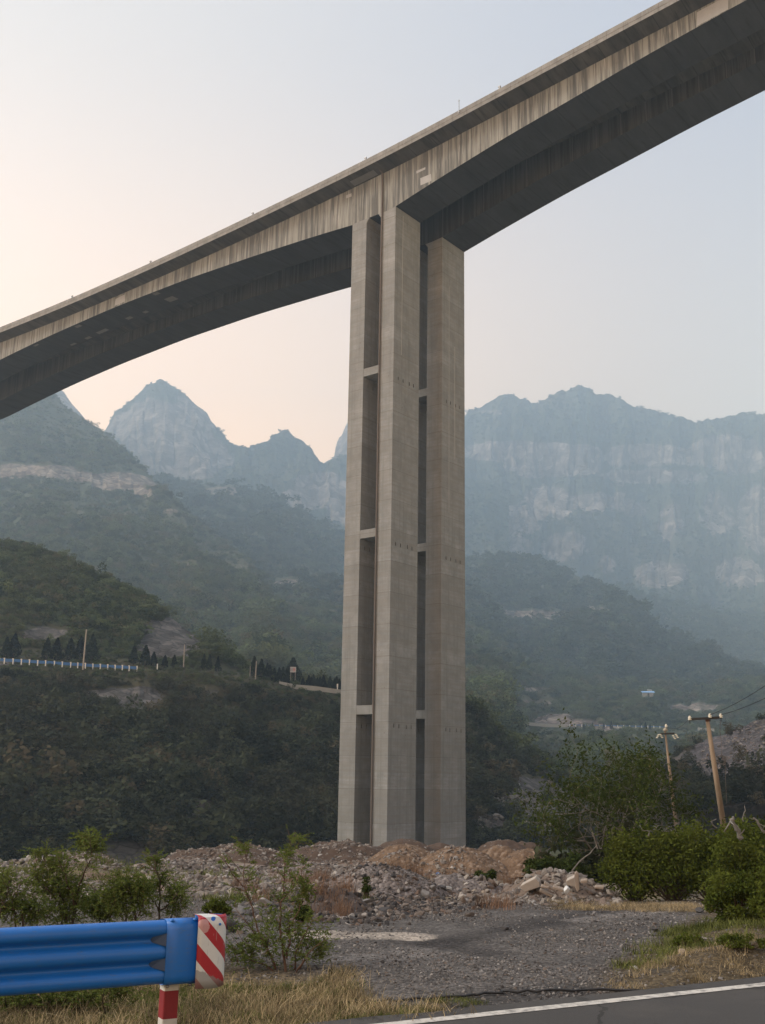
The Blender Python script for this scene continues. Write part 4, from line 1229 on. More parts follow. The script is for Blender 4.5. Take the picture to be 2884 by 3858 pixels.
m = MB(); m.add([(-3.8, -2.8, 0.9), (3.8, -2.8, 0.9), (3.8, 2.8, 2.0), (-3.8, 2.8, 2.0), (-3.8, -2.8, 1.05), (3.8, -2.8, 1.05), (3.8, 2.8, 2.15), (-3.8, 2.8, 2.15)], [(3, 2, 1, 0), (4, 5, 6, 7), (0, 1, 5, 4), (1, 2, 6, 5), (2, 3, 7, 6), (3, 0, 4, 7)]); m.build('roof', plain('blue_sheet_roof', (0.22, 0.45, 0.78), 0.5, 0.1, 1.0), ho)
m = MB(); m.box((-0.5, -2.26, -1.4), (0.5, -2.2, 0.5)); m.build('door', MDARKST, ho)
b = on_hill('lower_slope', 1402, 1501) + [0, -4, 1.2]
ho = empty('hill_house', b, R(10), 'tiny pale upper house behind the blue roof on the green slope', 'house')
m = MB(); m.box((-2, -1.6, -1.5), (2, 1.6, 2.4)); m.build('wall', MWALL_FAR, ho); ho.scale = (0.9, 0.9, 0.9)
m = MB(); m.add([(-2.3, -1.9, 2.35), (2.3, -1.9, 2.35), (2.3, 1.9, 2.35), (-2.3, 1.9, 2.35), (-2.3, 0, 3.3), (2.3, 0, 3.3)], [(3, 2, 1, 0), (0, 1, 5, 4), (2, 3, 4, 5), (1, 2, 5), (3, 0, 4)]); m.build('roof', MWALL_FAR, ho)

# ================================================================== utility poles and wires on the right
MPOLE = mat_bark('pole_concrete', (0.15, 0.112, 0.078), (0.27, 0.205, 0.145), 3.0)
MPORC = plain('porcelain', (0.62, 0.58, 0.48), 0.35, 0.1, 20, 0, 0.5)


def insulator(root, p, s=1.0, mat=MPORC):
    m = MB()
    m.lathe([(0.02 * s, -0.16 * s), (0.02 * s, 0)], 8, p, 0)
    m.build('insulator_pin', MDARKST, root)
    m = MB()
    m.lathe([(0.03 * s, 0), (0.085 * s, 0.01 * s), (0.09 * s, 0.05 * s), (0.055 * s, 0.07 * s), (0.085 * s, 0.09 * s), (0.08 * s, 0.13 * s), (0.045 * s, 0.15 * s), (0.06 * s, 0.17 * s), (0.045 * s, 0.2 * s), (0.01 * s, 0.21 * s)], 12, p)
    m.build('insulator', mat, root, True)


D1 = 42.0
zp3 = lambda x, y: ((2350 + x * .32285) / K, (2500 + y * .32285) / K)
b = P(*zp3(1165, 1860), D1); t = P(*zp3(980, 655), D1)
pole1 = empty('utility_pole', b, 0, 'thick leaning tan pole with a level black crossarm and three white insulators', 'utility pole')
v = np.array(t) - b
m = MB(); m.tube([tuple(-v * 0.25), tuple(v * 0.5), tuple(v)], [0.115, 0.098, 0.075], 16); m.build('pole_shaft', MPOLE, pole1, True)
a0 = np.array(P(*zp3(768, 668), D1)) - b; a1 = np.array(P(*zp3(1142, 646), D1)) - b
dy = np.array([0, -0.13, 0])
m = MB(); m.add([a0 + dy, a1 + dy, a1 + dy + [0, .08, 0], a0 + dy + [0, .08, 0], a0 + dy + [0, 0, .09], a1 + dy + [0, 0, .09], a1 + dy + [0, .08, .09], a0 + dy + [0, .08, .09]], [(0, 3, 2, 1), (4, 5, 6, 7), (0, 1, 5, 4), (1, 2, 6, 5), (2, 3, 7, 6), (3, 0, 4, 7)])
m.build('crossarm', MDARKST, pole1)
m = MB(); m.tube([tuple(v * 0.985 + [0, 0, -.02]), tuple(v * 1.0)], 0.085, 14); m.build('pole_band', plain('rusty_band', (0.09, 0.045, 0.03), 0.8, 0.3), pole1)
for x, y in ((768, 655), (1003, 628), (1130, 628)):
    q = np.array(P(*zp3(x, y), D1)) - b + dy + [0, .04, -0.03]
    insulator(pole1, tuple(q), 0.8)
wire_ends = [np.array(P(*zp3(1003, 600), D1)) + dy, np.array(P(*zp3(1130, 600), D1)) + dy]
D2 = 66.0
b2 = P(*zp3(610, 1840), D2); t2 = P(*zp3(487, 790), D2)
pole2 = empty('utility_pole', b2, 0, 'thinner farther pole with a short crossarm behind the bare shrubs', 'utility pole')
v = np.array(t2) - b2
m = MB(); m.tube([tuple(-v * 0.25), tuple(v * 0.5), tuple(v)], [0.115, 0.085, 0.05], 12); m.build('pole_shaft', MPOLE, pole2, True)
c0 = np.array(P(*zp3(425, 832), D2)) - b2; c1 = np.array(P(*zp3(590, 828), D2)) - b2
m = MB(); m.add([c0 + dy, c1 + dy, c1 + dy + [0, .08, 0], c0 + dy + [0, .08, 0], c0 + dy + [0, 0, .1], c1 + dy + [0, 0, .1], c1 + dy + [0, .08, .1], c0 + dy + [0, .08, .1]], [(0, 3, 2, 1), (4, 5, 6, 7), (0, 1, 5, 4), (1, 2, 6, 5), (2, 3, 7, 6), (3, 0, 4, 7)])
m.build('crossarm', MDARKST, pole2)
m = MB(); q = np.array(P(*zp3(490, 775), D2)) - b2
m.lathe([(0.05, -0.10), (0.13, -0.08), (0.145, 0.0), (0.11, 0.07), (0.04, 0.12)], 12, tuple(q)); m.build('pole_cap', plain('dirty_cap', (0.30, 0.27, 0.22), 0.7), pole2, True)
q = np.array(P(*zp3(500, 748), D2)) - b2
insulator(pole2, tuple(q), 1.0)
for x, y, sx in ((405, 835, -1), (425, 832, 1), (575, 845, 1), (607, 832, 1)):
    q = np.array(P(*zp3(x, y), D2)) - b2 + dy
    m = MB()
    for k in range(3):
        c = q + np.array([0.05 * k * sx, 0, -0.085 * k])
        m.lathe([(0.02, -0.03), (0.07, -0.02), (0.07, 0.02), (0.02, 0.04)], 10, tuple(c))
    m.build('insulator', MPORC, pole2, True)
MWIRE = plain('black_wire', (0.02, 0.02, 0.022), 0.6)


def wire(p0, p1, sag, r, label):
    p0, p1 = np.array(p0), np.array(p1)
    m = MB()
    m.tube([tuple(p0 + (p1 - p0) * t + np.array([0, 0, -sag * 4 * t * (1 - t)])) for t in np.linspace(0, 1, 24)], r, 5)
    return tag(m.build('overhead_wire', MWIRE), label, 'wire', 'wires from the leaning pole')


wire(wire_ends[0], P(1760, 1400, 30), 0.2, 0.011, 'upper black wire rising right from the leaning pole')
wire(wire_ends[1], P(1800, 1420, 30), 0.2, 0.011, 'lower black wire rising right from the leaning pole')
wire(np.array(P(*zp3(768, 640), D1)) + dy, np.array(P(*zp3(500, 740), D2)) + dy, 0.25, 0.008, 'faint thin wire sagging between the leaning and the farther pole')
# a loose wire hanging from the crossarm with a tangle
m = MB()
pts = [P(*zp3(x, y), D1) for x, y in ((1142, 670), (1130, 720), (1128, 800), (1143, 900), (1150, 1000), (1146, 1080), (1165, 1120), (1188, 1150), (1190, 1300), (1200, 1480), (1205, 1640))]
m.tube([tuple(p) for p in pts], 0.010, 5)
r = np.random.default_rng(3)
for k in range(4):
    cc = P(*zp3(1146, 1125), D1)
    m.tube([tuple(cc + np.array([0.14 * math.cos(a) + 0.05 * r.normal(), 0.05 * r.normal(), 0.17 * math.sin(a) + 0.03 * r.normal()])) for a in np.linspace(0, 7, 22)], 0.008, 4)
tag(m.build('hanging_wire', plain('grey_wire', (0.13, 0.115, 0.105), 0.8)), 'loose grey wire with a tangled loop hanging right of the leaning pole', 'wire')

# ================================================================== blue guardrail in front
rail_d = 9.1
e0 = P(351.0, 2060.0, 9.7)                           # end of the beam (about its middle)
ang = math.atan2(RD[1], RD[0])
ztop = float(P(353.0, 1988.0, 9.7)[2])
RO = np.array([e0[0], e0[1], -0.05])
rail = empty('crash_barrier', RO, ang, 'glossy blue roadside guardrail with a red and white striped end', 'guardrail')
H = 0.506


def blue_mat(name, col, rough=0.32):
    n = N(name)
    f = n.noise(n.coord(), 3.0, 5, 0.6)
    f2 = n.noise(n.coord((2.0, 2.0, 9.0)), 6.0, 5, 0.7)
    c = n.mix(f, tuple(x * 0.85 for x in col), tuple(x * 1.12 for x in col))
    c = n.mix(n.math('MULTIPLY', n.ramp(f2, [(0.55, 0.0), (0.72, 1.0)]), 0.5), c, (0.09, 0.115, 0.15))
    return n.pbr(c, n.math('ADD', rough, n.math('MULTIPLY', f, 0.15)), None, 0, 0.5)


MBLUE = blue_mat('blue_paint', (0.009, 0.125, 0.44))
zt = ztop + 0.05
prof = [(0.0, 0.000), (0.004, 0.030), (0.018, 0.062), (0.045, 0.080), (0.085, 0.083), (0.108, 0.070), (0.128, 0.030), (0.146, 0.006), (0.166, 0.004), (0.184, 0.026), (0.204, 0.066), (0.228, 0.082), (0.278, 0.083),
        (0.302, 0.066), (0.322, 0.026), (0.340, 0.004), (0.360, 0.006), (0.378, 0.030), (0.398, 0.070), (0.421, 0.083), (0.461, 0.080), (0.488, 0.062), (0.502, 0.030), (0.506, 0.0)]
m = MB()
ts = [-9.0, -4.0, -0.6, 0.06]
th = 0.004
for t in ts:
    m.v += [(t, -n_, zt - z_) for z_, n_ in prof] + [(t, -n_ + th, zt - z_) for z_, n_ in prof]
q = len(prof)
for i in range(len(ts) - 1):
    o, p_ = i * 2 * q, (i + 1) * 2 * q
    for k in range(q - 1):
        m.f += [(o + k + 1, o + k, p_ + k, p_ + k + 1), (o + q + k, o + q + k + 1, p_ + q + k + 1, p_ + q + k)]; m.m += [0, 0]; m.t += [0.5, 0.5]
    m.f += [(o, o + q, p_ + q, p_), (o + q - 1, p_ + q - 1, p_ + 2 * q - 1, o + 2 * q - 1)]; m.m += [0, 0]; m.t += [.5, .5]
bo = m.build('beam', MBLUE, rail, True)
# wrap plate over the beam end: flat front with a rolled top and bottom
W0, W1 = 0.0, 0.28
fp = [(0.03, -0.16), (0.004, -0.10), (-0.004, -0.04), (-0.006, 0.02), (0.004, 0.062), (0.03, 0.088), (0.07, 0.094), (0.25, 0.095), (0.44, 0.094), (0.48, 0.088), (0.506, 0.062), (0.516, 0.02), (0.514, -0.06), (0.50, -0.13)]
m = MB()
for t in (W0, W1):
    m.v += [(t, -n_, zt - z_) for z_, n_ in fp] + [(t, -n_ + 0.005, zt - z_) for z_, n_ in fp]
q = len(fp)
for k in range(q - 1):
    m.f += [(k + 1, k, 2 * q + k, 2 * q + k + 1), (q + k, q + k + 1, 3 * q + k + 1, 3 * q + k), (k, k + 1, q + k + 1, q + k), (2 * q + k + 1, 2 * q + k, 3 * q + k, 3 * q + k + 1)]; m.m += [0] * 4; m.t += [.5] * 4
m.build('end_plate', MBLUE, rail, True)
# gussets closing the two valleys beside the plate
for zc in (0.156, 0.350):
    m = MB()
    m.add([(-0.115, -0.004, zt - zc + 0.005), (-0.10, -0.03, zt - zc + 0.030), (0.0, -0.088, zt - zc + 0.058), (0.0, -0.088, zt - zc - 0.045), (-0.10, -0.012, zt - zc - 0.018)], [(0, 4, 3, 2, 1)])
    m.add([(-0.11, 0.0, zt - zc), (0.0, -0.08, zt - zc + 0.058), (0.0, -0.08, zt - zc - 0.045)], [(0, 1, 2)])
    m.build('gusset', plain('grey_blue_paint', (0.045, 0.075, 0.135), 0.5, 0.25, 20), rail)
# bolts
for t, n_ in ((0.05, 0.045), (0.255, 0.045)):
    m = MB(); m.lathe([(0.02, -0.006), (0.02, 0.002), (0.014, 0.011), (0.005, 0.014)], 12, (t, -n_ - 0.012, zt + 0.004 - 0.006)); m.build('bolt', MBLUE, rail, True)
for t in (0.05, 0.25):
    m = MB(); m.lathe([(0.012, -0.02), (0.016, -0.012), (0.016, 0.0)], 10, (t, -0.03, zt - 0.516)); m.build('bolt', MSTEEL, rail, True)
# rolled end with diagonal stripes, laid out along its unrolled surface
nS = N('striped_sheeting')
uv = nS.n('UVMap').outputs[0]
sx = nS.n('SeparateXYZ', Vector=uv)
f = nS.math('FRACT', nS.math('DIVIDE', nS.math('ADD', nS.math('MULTIPLY', sx.outputs[0], -1.05), nS.math('ADD', sx.outputs[1], 5.465)), 0.27))
isred = nS.math('LESS_THAN', f, 0.5)
dirt = nS.noise(nS.coord((1, 1, 1)), 9.0, 6, 0.7)
fade = nS.math('MULTIPLY', nS.math('LESS_THAN', nS.math('ADD', nS.n('VectorMath', dict(operation='DISTANCE'), i0=uv, i1=(0.045, 0.072, 0)).outputs[1], nS.math('MULTIPLY', nS.math('SUBTRACT', dirt, 0.5), 0.05)), 0.058), 0.9)
blue = nS.math('LESS_THAN', nS.math('ADD', nS.n('VectorMath', dict(operation='DISTANCE'), i0=uv, i1=(0.135, 0.012, 0)).outputs[1], nS.math('MULTIPLY', nS.math('SUBTRACT', dirt, 0.5), 0.03)), 0.022)
wh = nS.mix(nS.math('MULTIPLY', dirt, 0.5), (0.60, 0.62, 0.62), (0.40, 0.42, 0.42))
rd = nS.mix(dirt, (0.36, 0.012, 0.022), (0.28, 0.010, 0.018))
c = nS.mix(isred, wh, nS.mix(fade, rd, (0.46, 0.27, 0.27)))
c = nS.mix(blue, c, (0.02, 0.12, 0.5))
scr = nS.noise(nS.coord((18, 18, 2)), 3.0, 4, 0.6)
low = nS.math('MULTIPLY', nS.math('GREATER_THAN', nS.math('ADD', sx.outputs[1], nS.math('SUBTRACT', nS.math('MULTIPLY', dirt, 0.12), nS.math('MULTIPLY', sx.outputs[0], 0.35))), 0.485), 0.7)
c = nS.mix(low, c, (0.18, 0.18, 0.175))
c = nS.mix(nS.math('MULTIPLY', nS.math('GREATER_THAN', scr, 0.66), 0.5), c, (0.30, 0.31, 0.31))
MSTRIPE = nS.pbr(c, 0.45, None, 0, 0.5)
path = [(0.268, -0.099), (0.32, -0.101), (0.37, -0.103), (0.425, -0.102)]
cx, cy, rr = 0.445, 0.012, 0.114
for k in range(0, 15):
    a = -math.pi / 2 + k / 14 * math.pi * 1.12
    path.append((cx + rr * math.cos(a), cy + rr * math.sin(a)))
for k in (1, 2): path.append((path[-1][0] - 0.045, path[-1][1] - 0.002))
arc = [0]
for i in range(1, len(path)): arc.append(arc[-1] + math.dist(path[i], path[i - 1]))
m = MB()
vrows = np.linspace(0, 0.565, 9)
cen = np.array([0.35, 0.02])
for side in (0, 1):
    for i, (x, y) in enumerate(path):
        d = np.array([x, y]) - cen; d = d / np.linalg.norm(d) * (0 if side == 0 else -0.005)
        for h_ in vrows:
            edge = 0.006 * math.sin(i * 0.55) * (1 if h_ > 0.3 else 0.5)
            m.v.append((x + d[0], y + d[1], zt + 0.016 - h_ - edge * (h_ / 0.565)))
nv, npth = len(vrows), len(path)
for i in range(npth - 1):
    for k in range(nv - 1):
        a = i * nv + k
        m.f.append((a, a + 1, a + nv + 1, a + nv)); m.m.append(0); m.t.append(.5)
        a2 = a + nv * npth
        m.f.append((a2, a2 + nv, a2 + nv + 1, a2 + 1)); m.m.append(1); m.t.append(.5)
    for k in (0, nv - 1):
        a = i * nv + k; a2 = a + nv * npth
        m.f.append((a, a + nv, a2 + nv, a2) if k == 0 else (a, a2, a2 + nv, a + nv)); m.m.append(1); m.t.append(.5)
for i in (0, npth - 1):
    for k in range(nv - 1):
        a = i * nv + k; a2 = a + nv * npth
        m.f.append((a, a2, a2 + 1, a + 1) if i == 0 else (a, a + 1, a2 + 1, a2)); m.m.append(1); m.t.append(.5)
me = m.mesh('striped_end', [MSTRIPE, MBLUE], True)
ul = me.uv_layers.new(name='UVMap')
for p in me.polygons:
    for li in p.loop_indices:
        vi = me.loops[li].vertex_index % (nv * npth)
        ul.data[li].uv = (arc[vi // nv], vrows[vi % nv])
link('striped_end', me, rail)
# top of the rolled end bent back over
m = MB()
k_ = 9
for i in range(k_):
    x, y = path[i]; f_ = 1 - (i / (k_ - 1)) ** 2
    m.v += [(x, y - 0.0005, zt + 0.0145), (x + 0.002, y + 0.03, zt + 0.030), (x + 0.004 - 0.05 * (1 - f_), y + 0.03 + 0.10 * f_, zt + 0.020 + 0.012 * f_)]
for i in range(k_ - 1):
    for j in range(2):
        a = i * 3 + j; m.f.append((a, a + 3, a + 4, a + 1)); m.m.append(0); m.t.append(.5)
me = m.mesh('top_lip', MSTRIPE, True)
ul = me.uv_layers.new(name='UVMap')
for p in me.polygons:
    for li in p.loop_indices:
        vi = me.loops[li].vertex_index; ul.data[li].uv = (arc[vi // 3], -0.03 * (vi % 3))
link('top_lip', me, rail)
m = MB(); m.lathe([(0.011, -0.004), (0.011, 0.004), (0.006, 0.007)], 10, (0, 0, 0)); bo = m.build('bolt', MBLUE, rail); bo.location = (0.465, -0.103, zt - 0.045); bo.rotation_euler = (R(90), 0, R(12))
# post, painted in red and white bands
MPW = plain('post_white_paint', (0.50, 0.49, 0.45), 0.7, 0.25, 14)
MPR = plain('post_red_paint', (0.20, 0.02, 0.025), 0.6, 0.25, 10)


def sq(h, r_=0.015):
    p = []
    for sx_, sy_ in ((1, 1), (-1, 1), (-1, -1), (1, -1)):
        a0 = {(1, 1): 0, (-1, 1): 90, (-1, -1): 180, (1, -1): 270}[(sx_, sy_)]
        for k in range(4):
            a = R(a0 + k * 30); p.append((sx_ * (h - r_) + r_ * math.cos(a), sy_ * (h - r_) + r_ * math.sin(a)))
    return p


def post(t, nm='post'):
    root = None
    bands = [(0.02, -0.45, 0)]
    zb = zt - 0.516
    parts = [('post', zb - 0.055, zt - 0.06, MPW), ('red_band', zb - 0.275, zb - 0.055, MPR), ('post_foot', -0.5, zb - 0.275, MPW)]
    for nm, za, zc, mt in parts:
        s_ = sq(0.066)
        m = MB()
        n_ = len(s_)
        m.v += [(t + x, 0.09 + y, za) for x, y in s_] + [(t + x, 0.09 + y, zc) for x, y in s_]
        for k in range(n_): m.f.append((k, (k + 1) % n_, n_ + (k + 1) % n_, n_ + k)); m.m.append(0); m.t.append(.5)
        m.f += [tuple(range(n_ - 1, -1, -1)), tuple(range(n_, 2 * n_))]; m.m += [0, 0]; m.t += [.5, .5]
        o = m.build(nm, mt, rail if root is None else root)
        if root is None: root = o
    return root


post(0.11)
post(-2.0)

# ================================================================== plants
MLF = mat_leaf('pinnate_leaves', (0.065, 0.098, 0.024), (0.175, 0.22, 0.062), 0.35)
MLF2 = mat_leaf('bush_leaves', (0.024, 0.040, 0.008), (0.128, 0.158, 0.030), 0.35)
MLF3 = mat_leaf('tree_leaves', (0.018, 0.032, 0.009), (0.066, 0.090, 0.026), 0.3)
MSTEM = mat_bark('sapling_bark', (0.035, 0.026, 0.018), (0.085, 0.062, 0.042), 20)
MSTEMR = mat_bark('reddish_bark', (0.07, 0.038, 0.026), (0.13, 0.08, 0.055), 20)


def spray(r, p, d, L, nl, size):
    """one feathery twig: leaflets in pairs along a drooping rib"""
    d = d / np.linalg.norm(d)
    side = np.cross(d, [0, 0, 1.0]); side /= np.linalg.norm(side) + 1e-9
    t = np.repeat(np.linspace(0.12, 1, nl), 2)
    size = size * 1.55
    s = np.tile([1.0, -1.0], nl)
    c = p + np.outer(t * L, d) + np.outer(-(t ** 2) * L * 0.25, [0, 0, 1.0])
    out = np.outer(s, side) * 0.8 + d * 0.55 + r.normal(0, 0.3, (len(t), 3))
    out /= np.linalg.norm(out, axis=1, keepdims=True)
    wv = np.cross(out, r.normal(0, 1, (len(t), 3))); wv /= np.linalg.norm(wv, axis=1, keepdims=True)
    ln = (size * (1 - 0.5 * t) * (0.8 + 0.4 * r.random(len(t))))[:, None]
    return np.stack([c, c + out * ln * 0.5 - wv * ln * 0.27, c + out * ln, c + out * ln * 0.5 + wv * ln * 0.27], 1).reshape(-1, 3)


def stem_shrub(label, stems, d, seed, tufts=(), leaf=0.022, nspray=10, group=None, L=0.13, bark=None, start=0.25, side=1.0, mat=None):
    """shrub with the main stems given as photo polylines; side twigs carry feathery leaves"""
    r = np.random.default_rng(seed)
    base = gp(*stems[0][0]) if stems[0][0][1] < 2205 else Vector(P(*stems[0][0], d))
    dd = d if d else float(base[1])
    b = np.array(P(stems[0][0][0], stems[0][0][1], dd)); b[2] = float(gz(b[0], b[1])) - 0.02
    root = empty('shrub', b, 0, label, 'shrub', group)
    m = MB(); V = []
    for st in stems:
        dz = r.normal(0, 0.10)
        n = len(st)
        pts = []
        for i, (x, y) in enumerate(st):
            q = np.array(P(x, y, dd + dz * i * 0.8 + 0.05 * r.normal())) - b
            if i == 0 and st[0][1] > stems[0][0][1] - 25: q[2] = 0.0
            pts.append(q)
        # refine
        pp = []
        for i in range(n - 1):
            for t in np.linspace(0, 1, 5)[:-1]:
                pp.append(pts[i] * (1 - t) + pts[i + 1] * t + r.normal(0, 0.006, 3))
        pp.append(pts[-1])
        pp = np.array(pp)
        tot = np.linalg.norm(np.diff(pp, axis=0), axis=1).sum()
        r_ = 0.007 + 0.006 * min(tot, 1.4)
        rad = np.linspace(r_, 0.0028, len(pp))
        m.tube([tuple(q) for q in pp], list(rad), 5)
        k0 = int(start * len(pp))
        for i in range(k0, len(pp)):
            f = (i - k0) / max(1, len(pp) - 1 - k0)
            nb = 1 if r.random() < 0.75 * side else 0
            if i == len(pp) - 1: nb = 3
            for _ in range(nb):
                tang = pp[min(i + 1, len(pp) - 1)] - pp[max(i - 1, 0)]; tang /= np.linalg.norm(tang) + 1e-9
                o = r.normal(0, 1, 3); o -= tang * (o @ tang); o /= np.linalg.norm(o)
                dr = tang * (0.5 + 0.3 * r.random()) + o * 0.9; dr[2] += 0.15; dr /= np.linalg.norm(dr)
                ll = (0.30 * (1 - 0.6 * f) + 0.06) * (0.5 + r.random()) * tot * 0.55
                ll = min(ll, 0.5)
                e = pp[i] + dr * ll
                m.tube([tuple(pp[i]), tuple(pp[i] + dr * ll * 0.5 + r.normal(0, 0.01, 3)), tuple(e)], [rad[i] * 0.55, 0.003, 0.002], 4, cap=False)
                for s in range(max(2, int(nspray * (0.4 + ll * 2)))):
                    t = 0.25 + 0.75 * r.random()
                    dv = dr + r.normal(0, 0.7, 3)
                    V.append(spray(r, pp[i] + dr * ll * t, dv, L * (0.6 + 0.7 * r.random()), 7, leaf))
    for (x, y, sx, sy, n) in tufts:
        c = np.array(P(x, y, dd)) - b
        kx = dd / 2322.0
        for _ in range(int(n * 1.5)):
            g = r.normal(0, 0.5, 3) * [sx * kx, 0.6 * sx * kx, sy * kx]
            V.append(spray(r, c + g, r.normal(0, 1, 3) + [0, 0, 0.3], L * (0.6 + 0.7 * r.random()), 7, leaf))
            if r.random() < 0.12: m.tube([tuple(c + g), tuple(c + g * 0.55 - [0, 0, 0.10])], [0.002, 0.004], 4, cap=False)
    m.build('stems', bark or MSTEM, root)
    V = np.concatenate(V)
    quads_obj('foliage', V, mat or MLF, root, r)
    return root


stem_shrub('feathery young shrub with reddish stems just right of the striped rail end',
           [[(599, 2102), (587, 2067), (570, 2035), (556, 2006), (542, 1950), (528, 1917), (526, 1890), (530, 1834)],
            [(528, 1917), (505, 1893), (486, 1862)],
            [(618, 2098), (611, 2037), (604, 1997), (608, 1952), (613, 1926), (615, 1872), (618, 1842), (640, 1815)],
            [(609, 1948), (632, 1917), (650, 1893), (655, 1868)],
            [(619, 2072), (625, 2040), (622, 2009), (632, 1994), (651, 1954), (662, 1925)],
            [(637, 2090), (639, 2058), (658, 2023), (676, 1990)],
            [(640, 2096), (667, 2058), (702, 2032)],
            [(596, 2102), (570, 2085), (533, 2070), (508, 2050)],
            [(587, 2067), (564, 2032), (528, 1988), (510, 1965)],
            [(640, 2096), (660, 2075), (690, 2062)]],
           None, 1, tufts=((555, 2040, 60, 40, 110), (650, 2030, 55, 45, 110), (605, 2000, 60, 50, 80), (640, 1900, 35, 50, 45), (665, 1925, 12, 20, 30), (530, 1836, 9, 8, 16), (622, 1840, 12, 12, 20), (645, 1815, 14, 6, 14), (690, 2050, 25, 22, 40), (520, 2060, 30, 20, 40)),
           bark=MSTEMR, nspray=5, L=0.10, leaf=0.021)
GL = 'feathery green shrubs behind the blue rail'
stem_shrub('tallest feathery shrub behind the blue rail, its right sprig topped by a tuft',
           [[(153, 2010), (143, 1962), (128, 1925), (116, 1889), (92, 1850)],
            [(150, 1994), (168, 1925), (175, 1904), (188, 1872), (196, 1858), (199, 1843), (192, 1815)],
            [(150, 1994), (130, 1950), (100, 1920), (75, 1895)],
            [(152, 1998), (160, 1940), (140, 1890), (128, 1860)]],
           12.6, 2, tufts=((120, 1865, 26, 22, 70), (115, 1912, 40, 32, 150), (155, 1925, 34, 36, 120), (135, 1970, 50, 30, 130), (192, 1822, 20, 15, 70), (180, 1812, 14, 8, 30), (210, 1838, 10, 8, 24), (88, 1843, 12, 7, 24), (80, 1900, 22, 12, 40)), group=GL, nspray=5, start=0.5)
stem_shrub('rounded feathery shrub with a black forked trunk behind the right part of the blue rail',
           [[(277, 2006), (274, 1965), (262, 1943), (250, 1915)], [(308, 2006), (291, 1955), (280, 1925), (270, 1900)], [(300, 1980), (312, 1945), (318, 1915)]],
           12.4, 3, tufts=((272, 1915, 42, 24, 150), (300, 1925, 30, 28, 110), (245, 1935, 26, 20, 70), (285, 1960, 48, 24, 90)), group=GL, nspray=5, start=0.6)
stem_shrub('thin open feathery shrub with a tall central sprig nearest the striped rail end',
           [[(342, 2006), (345, 1970), (347, 1909), (338, 1880), (332, 1853)], [(345, 1970), (364, 1957), (378, 1940), (388, 1930)], [(344, 1968), (330, 1945), (322, 1920)], [(360, 2006), (375, 1960), (396, 1925)]],
           12.8, 4, tufts=((335, 1860, 12, 12, 30), (345, 1895, 18, 22, 50), (380, 1930, 24, 16, 60), (375, 1960, 24, 20, 40), (325, 1930, 18, 18, 30)), group=GL, nspray=5, start=0.45)
stem_shrub('low spreading feathery shrub at the left picture edge behind the blue rail',
           [[(78, 2015), (48, 1965), (15, 1962), (0, 1941), (-20, 1915)], [(60, 2015), (30, 1975), (20, 1930), (12, 1895)], [(-10, 2015), (0, 1970), (20, 1925)], [(75, 2015), (85, 1965), (70, 1935)]],
           12.2, 5, tufts=((10, 1905, 26, 20, 70), (25, 1955, 50, 26, 150), (70, 1970, 40, 22, 110), (-25, 1940, 30, 40, 90)), group=GL, nspray=5, start=0.5)
stem_shrub('short dense feathery shrub filling the gap above the middle of the blue rail',
           [[(220, 2012), (215, 1975), (205, 1945)], [(232, 2012), (240, 1970), (246, 1948)], [(225, 2012), (228, 1965), (230, 1935)]],
           13.0, 6, tufts=((215, 1965, 45, 20, 150), (190, 1945, 30, 20, 60), (240, 1955, 30, 20, 70)), group=GL, nspray=5, start=0.4)
stem_shrub('dark weedy shrub showing under the left part of the blue rail',
           [[(60, 2215), (70, 2170), (60, 2130)], [(150, 2215), (140, 2170), (150, 2125)], [(230, 2200), (220, 2160), (235, 2120)], [(20, 2215), (10, 2160), (15, 2120)]],
           10.7, 7, tufts=((60, 2155, 70, 20, 160), (160, 2150, 70, 20, 160), (250, 2140, 50, 18, 90), (-30, 2160, 50, 25, 80)), nspray=4, start=0.2, leaf=0.02, L=0.09)


def blob_bush(label, px, py, wpx, hpx, d, seed, group=None, mat=None, leaf=0.05, n=5200, name='bush', bark=None, lobes=26, twig=1):
    """dense bush: stems fan from the root to leaf-clump centres, each clump a loose ball of leaves"""
    r = np.random.default_rng(seed)
    b = np.array(P(px, py, d)); b[2] = float(gz(b[0], b[1]))
    k = d / 2322.0
    W, Hh = wpx * k / 2, hpx * k
    root = empty(name, b, 0, label, 'bush', group)
    m = MB(); cs = []
    for i in range(lobes):
        an = r.random() * 6.283
        el = r.random() ** 0.7
        rad = W * (0.35 + 0.6 * r.random()) * math.sqrt(max(0.05, 1 - (el * 0.85) ** 2))
        c = np.array([rad * math.cos(an), rad * math.sin(an) * 0.8, Hh * (0.15 + 0.80 * el) * (0.66 + 0.42 * r.random())])
        cs.append(c)
        mid = c * 0.5 + r.normal(0, 0.06 * W, 3); mid[2] = c[2] * 0.35
        m.tube([(0.1 * c[0], 0.1 * c[1], -0.05), tuple(mid), tuple(c)], [0.02, 0.013, 0.005], 5, cap=False)
    m.build('stems', bark or MSTEM, root)
    cs = np.array(cs)
    idx = r.integers(0, lobes, n)
    g = r.normal(0, 1, (n, 3)); g /= np.linalg.norm(g, axis=1, keepdims=True)
    sz = (0.24 + 0.14 * r.random(lobes)) * (W + Hh) / 2
    c = cs[idx] + g * (sz[idx] * (0.35 + 0.65 * r.random(n)))[:, None] * [1, 1, 0.8]
    c[:, 2] = np.maximum(c[:, 2], 0.02)
    lt = r.random(lobes)
    quads_obj('foliage', leaf_quads(c, n, leaf, r, 0.2, 0.45), mat or MLF2, root, r, np.clip(0.55 * lt[idx] + 0.45 * r.random(n), 0, 1))
    return root


